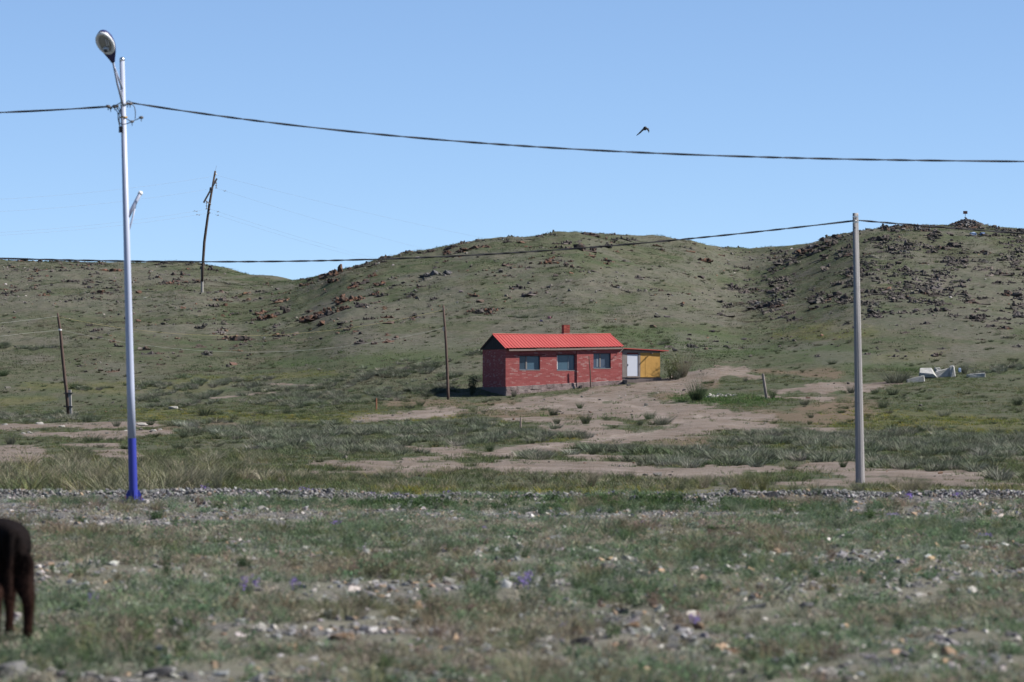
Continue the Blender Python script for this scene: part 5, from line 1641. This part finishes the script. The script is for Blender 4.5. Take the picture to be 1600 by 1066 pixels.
# ------------------------------------------------------------------ stones lying in the foreground
rf = random.Random(31)
ST = [stone_mesh("field_stone", rf, rf.uniform(.45, .95)) for _ in range(8)]
for me in ST: me.materials.append(M['stone_grey'])
SN = {'stone_grey': "grey", 'stone_dark': "dark", 'stone_white': "whitish", 'stone_tan': "tan"}
def stone(x, y, w_, h_, mat, label, group="stones lying in the foreground grass"):
    g_ = G(x, y); k = g_.y / F
    o = link("field_stone", rf.choice(ST), None, loc=g_ - Vector((0, 0, .012)), rot=(rf.uniform(-.15, .15), rf.uniform(-.2, .2), rf.uniform(-.6, .6)), scale=(w_ * k, w_ * k * rf.uniform(.7, 1.1), h_ * k * 1.35), label=label, cat="stone", group=group)
    own_mat(o, M[mat])
for s_ in [(1207, 780, 26, 14, 'stone_dark', "large dark block standing on the stone bank"), (1247, 773, 8, 8, 'stone_tan', "small tan stone perched on the stone bank"),
           (637, 777, 26, 7, 'stone_grey', "flat grey slab lying on the stone bank between purple flowers"), (1303, 891, 22, 15, 'stone_grey', "grey stone with dark shadowed end in the right foreground"),
           (1286, 899, 20, 6, 'stone_white', "white flat stone beside the grey one in the right foreground"), (1302, 844, 28, 9, 'stone_white', "long white stone in the right middle foreground"),
           (248, 1062, 58, 26, 'stone_dark', "broad dark boulder at the bottom of the picture"), (14, 1064, 62, 46, 'stone_grey', "big pale slab in the bottom left corner"),
           (300, 1064, 36, 22, 'stone_grey', "grey stone right of the broad dark boulder"), (880, 968, 36, 22, 'stone_grey', "upright grey stone in the middle foreground"),
           (765, 992, 34, 14, 'stone_white', "pale tilted stone in the row of middle foreground stones"), (640, 990, 46, 16, 'stone_grey', "wide grey stone at the left of the foreground row"),
           (855, 1000, 30, 16, 'stone_white', "pale stone at the right of the foreground row"), (1092, 982, 20, 18, 'stone_tan', "tan stone behind the white ones in the centre right foreground"),
           (1072, 1008, 22, 12, 'stone_white', "white stone in front of the tan one, centre right foreground"), (1092, 1012, 26, 9, 'stone_tan', "flat tan stone next to the white one, centre right foreground"),
           (945, 1062, 40, 20, 'stone_dark', "dark stone at the bottom edge near the middle"), (270, 868, 16, 12, 'stone_white', "white stone left of the tall green herb"),
           (1543, 957, 12, 9, 'stone_white', "single white stone at the right side of the foreground"), (1436, 918, 24, 14, 'stone_grey', "bluish grey stone in the right foreground"),
           (1360, 912, 14, 12, 'stone_tan', "brown stone between grey ones in the right foreground"), (150, 815, 8, 7, 'stone_dark', "dark pebble on the gravel near the lamp"),
           (72, 814, 14, 10, 'stone_grey', "pale grey stone on the gravel left of the lamp"), (192, 797, 14, 5, 'stone_tan', "flat tan stone before the lamp footing")]:
    stone(*s_)
def place_stones(n):
    made = 0
    while made < n:
        x = rf.uniform(0, 1600); y = 812 + 254 * rf.random() ** 1.1
        cl = float(fbm(np.array([x / 150.0]), np.array([y / 40.0]), 225, 3)[0])
        if cl < rf.uniform(.38, .62): continue
        sc = (y - 620) / 400
        w_ = min(40, max(5, 26 * sc * math.exp(rf.gauss(-.25, .4))))
        m_ = rf.choice(['stone_grey', 'stone_grey', 'stone_white', 'stone_tan', 'stone_dark'])
        zone = "near the road" if y < 850 else ("in mid foreground" if y < 950 else "close to the viewer")
        mark = next(m for v, m in [(110, "beside the calf"), (290, "below the street lamp"), (420, "below the leaning power pole"), (560, "right of the tall herb"), (720, "below the grey pole"), (800, "below the house gable"), (900, "below the middle window"),
                                   (1000, "below the chimney"), (1120, "below the shed"), (1260, "below the leaning post"), (1380, "below the concrete pole"), (1500, "below the concrete rubble"), (9999, "at the right edge")] if x < v)
        size = "small" if w_ < 10 else ("mid-sized" if w_ < 20 else "large")
        stone(x, y, w_, w_ * rf.uniform(.35, .7), m_, "%s %s stone %s, %s" % (size, SN[m_], mark, zone))
        made += 1
place_stones(230)
# pale rocks along the bank on the left
for (x, y, w_) in [(8, 664, 10), (30, 666, 7), (62, 664, 14), (96, 668, 12), (37, 680, 8), (47, 677, 9), (197, 675, 8), (222, 666, 18), (240, 675, 10), (250, 673, 8), (271, 640, 16), (652, 673, 8), (1122, 757, 10)]:
    stone(x, y, w_, w_ * .5, 'stone_white', "whitish rock on the pale left bank" if x < 260 else "whitish rock in the turf of the flat", "whitish rocks on the flat")

# ------------------------------------------------------------------ bushes, tufts and flowers one can count
rb = random.Random(41)
T_BUNCH = [blades("grass_tuft", rb, 260, 1.0, .36, .022, .35, .6, 2, .50) for _ in range(4)]
T_TALLB = [blades("grass_tuft", rb, 260, 1.0, .20, .012, .8, .5, 3, .65) for _ in range(3)]
T_LEAF = [leafy("leafy_plant", rb, 900, 1.0, .75, .085, 20) for _ in range(3)]
T_FEATH = [leafy("feathery_plant", rb, 700, 1.0, .46, .05, 22) for _ in range(2)]
PM = {k: foliage(k, c, .4, .3) for k, c in dict(dark_tuft=(.058, .070, .046), grey_tuft=(.105, .112, .086), green_tuft=(.052, .074, .040), dry_tuft=(.16, .145, .105), yellow_bush=(.10, .115, .052),
                                               bright_herb=(.050, .084, .034), deep_herb=(.040, .066, .032), olive_tuft=(.10, .10, .045), flower_leaf=(.075, .10, .055)).items()}
for me in T_BUNCH + T_TALLB + T_LEAF + T_FEATH: me.materials.append(PM['dark_tuft'])
def tuft(x, y, w_, h_, kind, mat, label, group=None, name="grass_tuft", cat="plant"):
    g_ = G(x, y); k = g_.y / F
    pool = {'b': T_BUNCH, 't': T_TALLB, 'l': T_LEAF, 'f': T_FEATH}[kind]
    wd = {'b': 1.9, 't': 1.9, 'l': 1.7, 'f': 1.1}[kind]
    o = link(name, rb.choice(pool), None, loc=g_, rot=(0, 0, rb.uniform(0, 6.28)), scale=(w_ * k / wd, w_ * k / wd, h_ * k), label=label, cat=cat, group=group)
    own_mat(o, PM[mat])
    return o
tuft(1050, 593, 62, 42, 'f', 'yellow_bush', "bushy yellow green shrub against the yellow shed wall", name="shrub", cat="shrub")
tuft(1067, 592, 46, 50, 't', 'dry_tuft', "pale stalky grass clump at the right edge of the shrub", name="grass_clump", cat="grass clump")
tuft(1058, 594, 18, 16, 'b', 'grey_tuft', "small grey tuft at the foot of the shrub by the shed")
tuft(1089, 627, 40, 30, 'b', 'green_tuft', "spiky green grass clump left of the whitish rubble heap", name="grass_clump", cat="grass clump")
tuft(1094, 627, 34, 44, 't', 'green_tuft', "long stalks rising from the spiky green clump by the rubble heap", name="grass_clump", cat="grass clump")
tuft(1207, 626, 22, 24, 't', 'green_tuft', "green grass tuft beside the weathered leaning post", name="grass_clump", cat="grass clump")
tuft(737, 616, 30, 34, 'l', 'dark_tuft', "dark shrub in the shadow at the left end of the house", name="shrub", cat="shrub")
tuft(668, 620, 18, 10, 'l', 'dark_tuft', "low dark shrub left of the grey wooden pole", name="shrub", cat="shrub")
tuft(262, 907, 46, 62, 'f', 'deep_herb', "tall feathery green herb in the left foreground", name="feathery_plant")
tuft(1370, 843, 26, 14, 'l', 'olive_tuft', "yellow green rounded plant in the right foreground", name="leafy_plant")
tuft(380, 893, 44, 24, 'l', 'deep_herb', "dark green low plant right of the tall feathery herb", name="leafy_plant")
tuft(985, 940, 40, 34, 'f', 'deep_herb', "dark green plant in the centre right foreground", name="feathery_plant")
tuft(1405, 986, 46, 36, 'f', 'deep_herb', "dark green plant near the right bottom of the foreground", name="feathery_plant")
tuft(1297, 928, 44, 30, 'f', 'olive_tuft', "olive tuft in the right middle foreground", name="feathery_plant")
tuft(775, 952, 40, 30, 'f', 'deep_herb', "dark green plant above the row of foreground stones", name="feathery_plant")
tuft(600, 1050, 60, 34, 'l', 'bright_herb', "bright green patch at the bottom edge left of middle", name="leafy_plant")
GT = "dark tufts on the flat before the house"
for (x, y, w_, h_) in [(906, 638, 14, 8), (864, 650, 20, 11), (915, 663, 22, 15), (870, 664, 16, 8), (955, 722, 12, 10), (980, 722, 18, 12), (999, 727, 13, 9), (1102, 715, 20, 14), (1170, 683, 24, 9),
                       (1257, 635, 20, 9), (1267, 653, 13, 6), (1265, 662, 11, 6), (1324, 679, 12, 8), (1379, 637, 24, 11), (1410, 680, 20, 7), (1393, 674, 16, 5), (1330, 614, 18, 11), (1367, 614, 16, 8), (1395, 616, 24, 10),
                       (1590, 636, 26, 13), (1475, 651, 26, 9), (1317, 728, 18, 11), (1507, 585, 16, 16), (17, 693, 24, 14), (145, 692, 40, 11), (186, 693, 15, 8), (287, 684, 22, 11), (280, 702, 28, 11), (307, 702, 20, 9),
                       (182, 667, 18, 10), (235, 665, 18, 9), (41, 663, 14, 9), (136, 660, 24, 12), (117, 607, 30, 9), (5, 588, 24, 10), (1015, 653, 24, 11), (1035, 663, 42, 13), (1000, 664, 12, 8), (935, 707, 42, 13), (505, 659, 14, 7),
                       (524, 659, 14, 6), (640, 640, 22, 7), (656, 634, 18, 9), (448, 647, 20, 10), (410, 650, 14, 7), (598, 708, 20, 9), (668, 710, 14, 7), (765, 706, 20, 11), (752, 672, 16, 13), (1165, 597, 10, 7), (320, 650, 40, 12), (925, 711, 14, 8),
                       (1062, 770, 20, 14), (985, 748, 20, 12), (803, 620, 12, 10), (1300, 570, 20, 5)]:
    side = "left of the lamp" if x < 200 else ("right of the lamp" if x < 470 else ("left of the house" if x < 790 else ("in the bare yard" if x < 1240 else ("near the concrete pole" if x < 1420 else "at the far right"))))
    pm_ = rb.choice(['dark_tuft', 'dark_tuft', 'grey_tuft', 'green_tuft'])
    tuft(x, y, w_ * 1.15, h_ * 1.25, 'b', pm_, "%s tuft on the flat %s" % (dict(dark_tuft="dark", grey_tuft="greyish", green_tuft="green")[pm_], side), GT)
for (x, y, w_, h_) in [(925, 760, 34, 30), (1102, 764, 40, 26), (1420, 775, 46, 38), (1340, 774, 34, 28), (1445, 770, 26, 24), (605, 742, 44, 18), (700, 742, 40, 14), (1165, 772, 26, 28), (62, 758, 30, 30), (150, 764, 46, 40), (280, 762, 44, 34), (340, 768, 30, 40), (1192, 770, 30, 30), (270, 735, 20, 16), (118, 722, 26, 14), (1185, 690, 24, 10)]:
    tuft(x, y, w_, h_ * 1.1, 't', rb.choice(['dry_tuft', 'grey_tuft', 'olive_tuft', 'dry_tuft']), "tall pale grass clump behind the stone bank", "tall grass clumps beyond the road", "grass_clump", "grass clump")
tuft(1398, 600, 64, 22, 'b', 'grey_tuft', "broad grey brush clump left of the concrete rubble", name="shrub", cat="shrub")
for (x, y, w_, h_) in [(245, 810, 58, 15), (342, 793, 46, 12), (380, 794, 20, 8), (132, 812, 30, 8), (450, 788, 48, 11), (585, 809, 46, 10), (1312, 803, 30, 12), (1360, 814, 84, 18), (1575, 817, 56, 18), (1215, 817, 48, 13), (660, 795, 40, 8), (780, 790, 60, 10), (860, 792, 60, 10), (960, 792, 70, 12), (1050, 797, 70, 12), (1150, 799, 60, 11), (1250, 800, 40, 9), (560, 834, 30, 8), (325, 872, 50, 12), (1110, 830, 40, 10)]:
    tuft(x, y, w_, h_, 'l', rb.choice(['bright_herb', 'bright_herb', 'deep_herb']), "low green herb mat by the gravel road", "green herb mats along the road", "leafy_plant")

def flower_mesh(rng):
    vs, fs = [], []
    for s_ in range(26):
        a = rng.uniform(0, 6.283); r_ = .5 * math.sqrt(rng.random())
        c = Vector((math.cos(a) * r_, math.sin(a) * r_ * .8, rng.uniform(.35, 1.0)))
        for k in range(4):
            d = Vector((rng.gauss(0, 1), rng.gauss(0, 1), rng.gauss(0, 1))).normalized() * rng.uniform(.03, .065)
            e_ = d.cross(Vector((rng.gauss(0, 1), rng.gauss(0, 1), rng.gauss(0, 1)))).normalized() * d.length
            q = c + Vector((rng.gauss(0, .05), rng.gauss(0, .05), rng.gauss(0, .10)))
            b = len(vs); vs += [q - d, q + e_, q + d, q - e_]; fs.append((b, b + 1, b + 2, b + 3))
    me = new_mesh("blossom", vs, fs)
    me.attributes.new("shade", 'FLOAT', 'POINT').data.foreach_set("value", np.array([rng.random() for _ in vs], np.float32))
    return me
FM = [flower_mesh(rb) for _ in range(4)]
FL = [leafy("leaves", rb, 160, .7, .62, .09, 12) for _ in range(3)]
M['purple'] = foliage("purple_petals", (.17, .12, .33), .35, .25)
for me in FM: me.materials.append(M['purple'])
for me in FL: me.materials.append(PM['flower_leaf'])
for (x, y, w_, h_) in [(478, 776, 28, 11), (580, 776, 16, 7), (700, 775, 26, 9), (620, 778, 20, 7), (990, 787, 26, 12), (936, 801, 14, 6), (1006, 823, 16, 9), (1420, 781, 30, 11), (1495, 780, 24, 9), (1395, 806, 24, 7), (757, 833, 16, 8),
                       (525, 822, 26, 8), (1085, 980, 36, 20), (1055, 925, 14, 9), (390, 930, 38, 26), (460, 926, 32, 22), (820, 930, 42, 28), (145, 948, 22, 20), (320, 777, 18, 12), (1155, 775, 18, 8), (1590, 806, 16, 8), (1540, 840, 30, 10), (1325, 838, 22, 8), (880, 985, 16, 14), (955, 777, 14, 8), (1030, 776, 12, 7), (1215, 790, 12, 6)]:
    g_ = G(x, y); k = g_.y / F
    zone = "along the stone bank" if y < 785 else ("on the gravel edge of the road" if y < 845 else "in the near foreground grass")
    r_ = empty("wildflower_clump", g_, rb.uniform(0, 6.28), label="clump of purple wildflowers %s" % zone, cat="flowers", group="purple wildflower clumps")
    for me, nm in ((rb.choice(FL), "leaves"), (rb.choice(FM), "blossom")):
        link(nm, me, None, r_, scale=(w_ * k * .85, w_ * k * .7, h_ * k * 1.1))

# ------------------------------------------------------------------ calf at the left edge
def calf():
    D_ = 9600.0 / (1008 - 620)
    b = P(13, 1008, D_)
    root = empty("calf", (b.x, b.y, float(zg(b.x, b.y))), R(108), label="dark brown calf seen from behind at the left edge", cat="calf")
    pts = {}
    V, E, RD = [], [], []
    def v(p, r_, par=None):
        V.append(Vector(p)); RD.append(r_)
        if par is not None: E.append((par, len(V) - 1))
        return len(V) - 1
    pel = v((0, 0, .645), (.118, .145))
    rump = v((-.12, 0, .68), (.082, .10), pel)
    loin = v((.20, 0, .665), (.145, .15), pel)
    rib = v((.42, 0, .63), (.165, .185), loin)
    chest = v((.64, 0, .63), (.14, .175), rib)
    nk = v((.82, 0, .60), (.085, .11), chest)
    poll = v((.96, 0, .52), (.075, .085), nk)
    face = v((1.05, 0, .41), (.06, .068), poll)
    muz = v((1.13, 0, .29), (.045, .048), face)
    tail = v((-.195, .01, .715), (.032, .032), rump)
    t2 = v((-.222, .024, .61), (.022, .022), tail); t3 = v((-.222, .032, .49), (.020, .020), t2); t4 = v((-.215, .034, .39), (.030, .030), t3); t5 = v((-.210, .034, .30), (.020, .020), t4)
    for s in (-1, 1):
        st_ = .02 * s
        th = v((-.055 + st_, .060 * s, .55), (.072, .135), pel)
        sti = v((.01 + st_, .088 * s, .44), (.058, .100), th)
        gas = v((-.075 + st_, .098 * s, .355), (.042, .070), sti)
        hk = v((-.155 + st_, .102 * s, .285), (.036, .048), gas)
        cn = v((-.135 + st_, .102 * s, .17), (.030, .034), hk)
        ft = v((-.128 + st_, .102 * s, .085), (.030, .032), cn)
        ho = v((-.10 + st_, .102 * s, .015), (.036, .040), ft)
    for s in (-1, 1):
        sh_ = v((.60, .10 * s, .52), (.085, .115), chest)
        el = v((.56, .115 * s, .40), (.055, .068), sh_)
        kn = v((.59 + .03 * s, .115 * s, .26), (.038, .042), el)
        ca_ = v((.585 + .03 * s, .115 * s, .12), (.024, .026), kn)
        ff = v((.59 + .03 * s, .115 * s, .07), (.030, .030), ca_)
        fh = v((.61 + .03 * s, .115 * s, .015), (.035, .038), ff)
    for s in (-1, 1):
        e1 = v((.94, .07 * s, .545), (.03, .03), poll)
        e2 = v((.92, .14 * s, .55), (.032, .018), e1)
        e3 = v((.91, .19 * s, .53), (.012, .010), e2)
    me = bpy.data.meshes.new("body")
    me.from_pydata(V, E, [])
    o = link("body", me, None, root)
    o.modifiers.new("skin", 'SKIN')
    sd = me.skin_vertices[0].data
    for i, r_ in enumerate(RD): sd[i].radius = r_; sd[i].use_root = (i == 0)
    m = o.modifiers.new("sub", 'SUBSURF'); m.levels = 2; m.render_levels = 2
    dg = bpy.context.evaluated_depsgraph_get()
    me2 = bpy.data.meshes.new_from_object(o.evaluated_get(dg))
    o.modifiers.clear(); o.data = me2
    me2.polygons.foreach_set("use_smooth", [True] * len(me2.polygons))
    t = NT("dark_brown_coat")
    p = t.obj()
    sep = t.n("ShaderNodeSeparateXYZ"); t.l(p, sep.inputs[0])
    legs = t.ramp(t.math('ADD', sep.outputs[2], t.math('MULTIPLY', t.math('SUBTRACT', t.noise(6, 3, .6, p), .5), .35)), [(.20, 1.0), (.62, 0.0)])
    c = t.mix(legs, (.007, .0055, .0055), (.026, .013, .010))
    mp = t.n("ShaderNodeMapping"); mp.inputs["Scale"].default_value = (60, 60, 14); t.l(p, mp.inputs[0])
    hair = t.noise(1.0, 4, .7, mp.outputs[0])
    c = t.mix(t.ramp(hair, [(.5, 0.0), (.8, .35)]), c, (.035, .02, .016))
    t.bsdf(c, .85, 0, .03, t.bump(hair, .6, .01))
    me2.materials.clear(); me2.materials.append(t.m)
    # short coat standing off the skin, so that the outline is hairy
    rh = random.Random(8)
    vs, fs = [], []
    for pgon in me2.polygons:
        n_h = 3 if pgon.area > 2e-4 else 1
        for k in range(n_h):
            vi = rh.sample(list(pgon.vertices), 3)
            a_, b_ = rh.random(), rh.random()
            if a_ + b_ > 1: a_, b_ = 1 - a_, 1 - b_
            P0, P1, P2 = (me2.vertices[q].co for q in vi)
            c0 = P0 + (P1 - P0) * a_ + (P2 - P0) * b_
            ln = rh.uniform(.012, .04)
            d = (pgon.normal * .6 + Vector((-.25, 0, -.75)) + Vector((rh.gauss(0, .2), rh.gauss(0, .2), rh.gauss(0, .2)))).normalized()
            s_ = d.cross(pgon.normal)
            if s_.length < 1e-3: continue
            s_ = s_.normalized() * .0025
            i0 = len(vs); vs += [c0 - s_, c0 + s_, c0 + d * ln]; fs.append((i0, i0 + 1, i0 + 2))
    hm = new_mesh("coat", vs, fs); hm.materials.append(t.m)
    h = link("coat", hm, None, root); h["kind"] = "stuff"
    eye = plain("eye", (.01, .01, .01), .1, 0, .5, .05)
    hoof = plain("hoof_horn", (.05, .04, .035), .6, 0, .3, .2)
    for s in (-1, 1):
        MB().ball((1.015, .066 * s, .475), .016, 8, 6).build("eye", eye, root, True)
    for q in ((-.08 + .02, .102), (-.08 - .02, -.102), (.63, .115), (.57, -.115)):
        MB().ball((q[0], q[1], .018), .04, 10, 6, 1.15, 1, .6).build("hoof", hoof, root, True)
calf()

# ------------------------------------------------------------------ bird in the sky
def bird():
    D_ = 110.0
    c = P(1008, 202, D_)
    k = D_ / F * 1.45
    # continuous body with swept wings: sections along the span
    sec = [(-9.2, -6.6, .6, .5), (-6.8, -4.6, 1.5, 1.1), (-4.2, -2.2, 2.3, 1.6), (-1.8, .2, 2.6, 1.8), (0, 1.0, 2.9, 1.6), (1.8, 1.2, 2.4, 1.2), (3.2, .2, 1.6, 1.3), (4.3, -1.8, 1.3, 1.0), (4.2, -3.6, .8, .5)]
    vs, fs = [], []
    for (x, z, ch_, th) in sec:
        for (a, b_) in ((1, 0), (.3, 1), (-.7, .5), (-1.2, 0), (-.7, -.5), (.3, -1)):
            vs.append(((x + (b_ * th * .55 if x > 2 else 0)) * k, a * ch_ * k * 1.6, (z + b_ * th * .8) * k))
    n = 6
    for i in range(len(sec) - 1):
        for j in range(n):
            j2 = (j + 1) % n
            fs.append((i * n + j, i * n + j2, (i + 1) * n + j2, (i + 1) * n + j))
    fs += [tuple(range(n)), tuple((len(sec) - 1) * n + j for j in range(n - 1, -1, -1))]
    b0 = len(vs)
    # head and forked tail along the flight direction
    m = MB().add(vs, fs)
    m.ball((.3 * k, -5.0 * k, 1.4 * k), 1.5 * k, 10, 8, 1, 1.5, 1)
    m.tube([(0.1 * k, -5 * k, 1.2 * k), (0, 0, 1.0 * k), (-.2 * k, 5 * k, 1.0 * k)], [1.5 * k, 2.2 * k, .9 * k], 10)
    m.hexa([(-.6 * k, 4.5 * k, .8 * k), (.4 * k, 4.5 * k, .8 * k), (1.6 * k, 10 * k, .9 * k), (-2.0 * k, 10 * k, .9 * k), (-.6 * k, 4.5 * k, 1.1 * k), (.4 * k, 4.5 * k, 1.1 * k), (1.6 * k, 10 * k, 1.0 * k), (-2.0 * k, 10 * k, 1.0 * k)])
    m.build("flying_bird", M['black'], loc=c, smooth=False, label="small dark bird flying in the open sky", cat="bird")
bird()

# ------------------------------------------------------------------ labels: those alike are told apart by their order from the left
def order_labels():
    from collections import defaultdict
    bpy.context.view_layer.update()
    same = defaultdict(list)
    for o in SC.objects:
        if o.parent is None and o.get("category") and o.get("label"): same[o["label"]].append(o)
    words = ["", "first", "second", "third", "fourth", "fifth", "sixth", "seventh", "eighth", "ninth", "tenth", "eleventh", "twelfth", "thirteenth", "fourteenth", "fifteenth", "sixteenth", "seventeenth", "eighteenth", "nineteenth", "twentieth"]
    for lab, os_ in same.items():
        if len(os_) < 2 or len(os_) > 20: continue
        os_.sort(key=lambda o: o.matrix_world.translation.x / max(o.matrix_world.translation.y, 1))
        for i, o in enumerate(os_):
            o["label"] = "%s, %s from left" % (lab, words[i + 1]) if len(os_) > 2 else "%s, the %s one" % (lab, ("left", "right")[i])
order_labels()
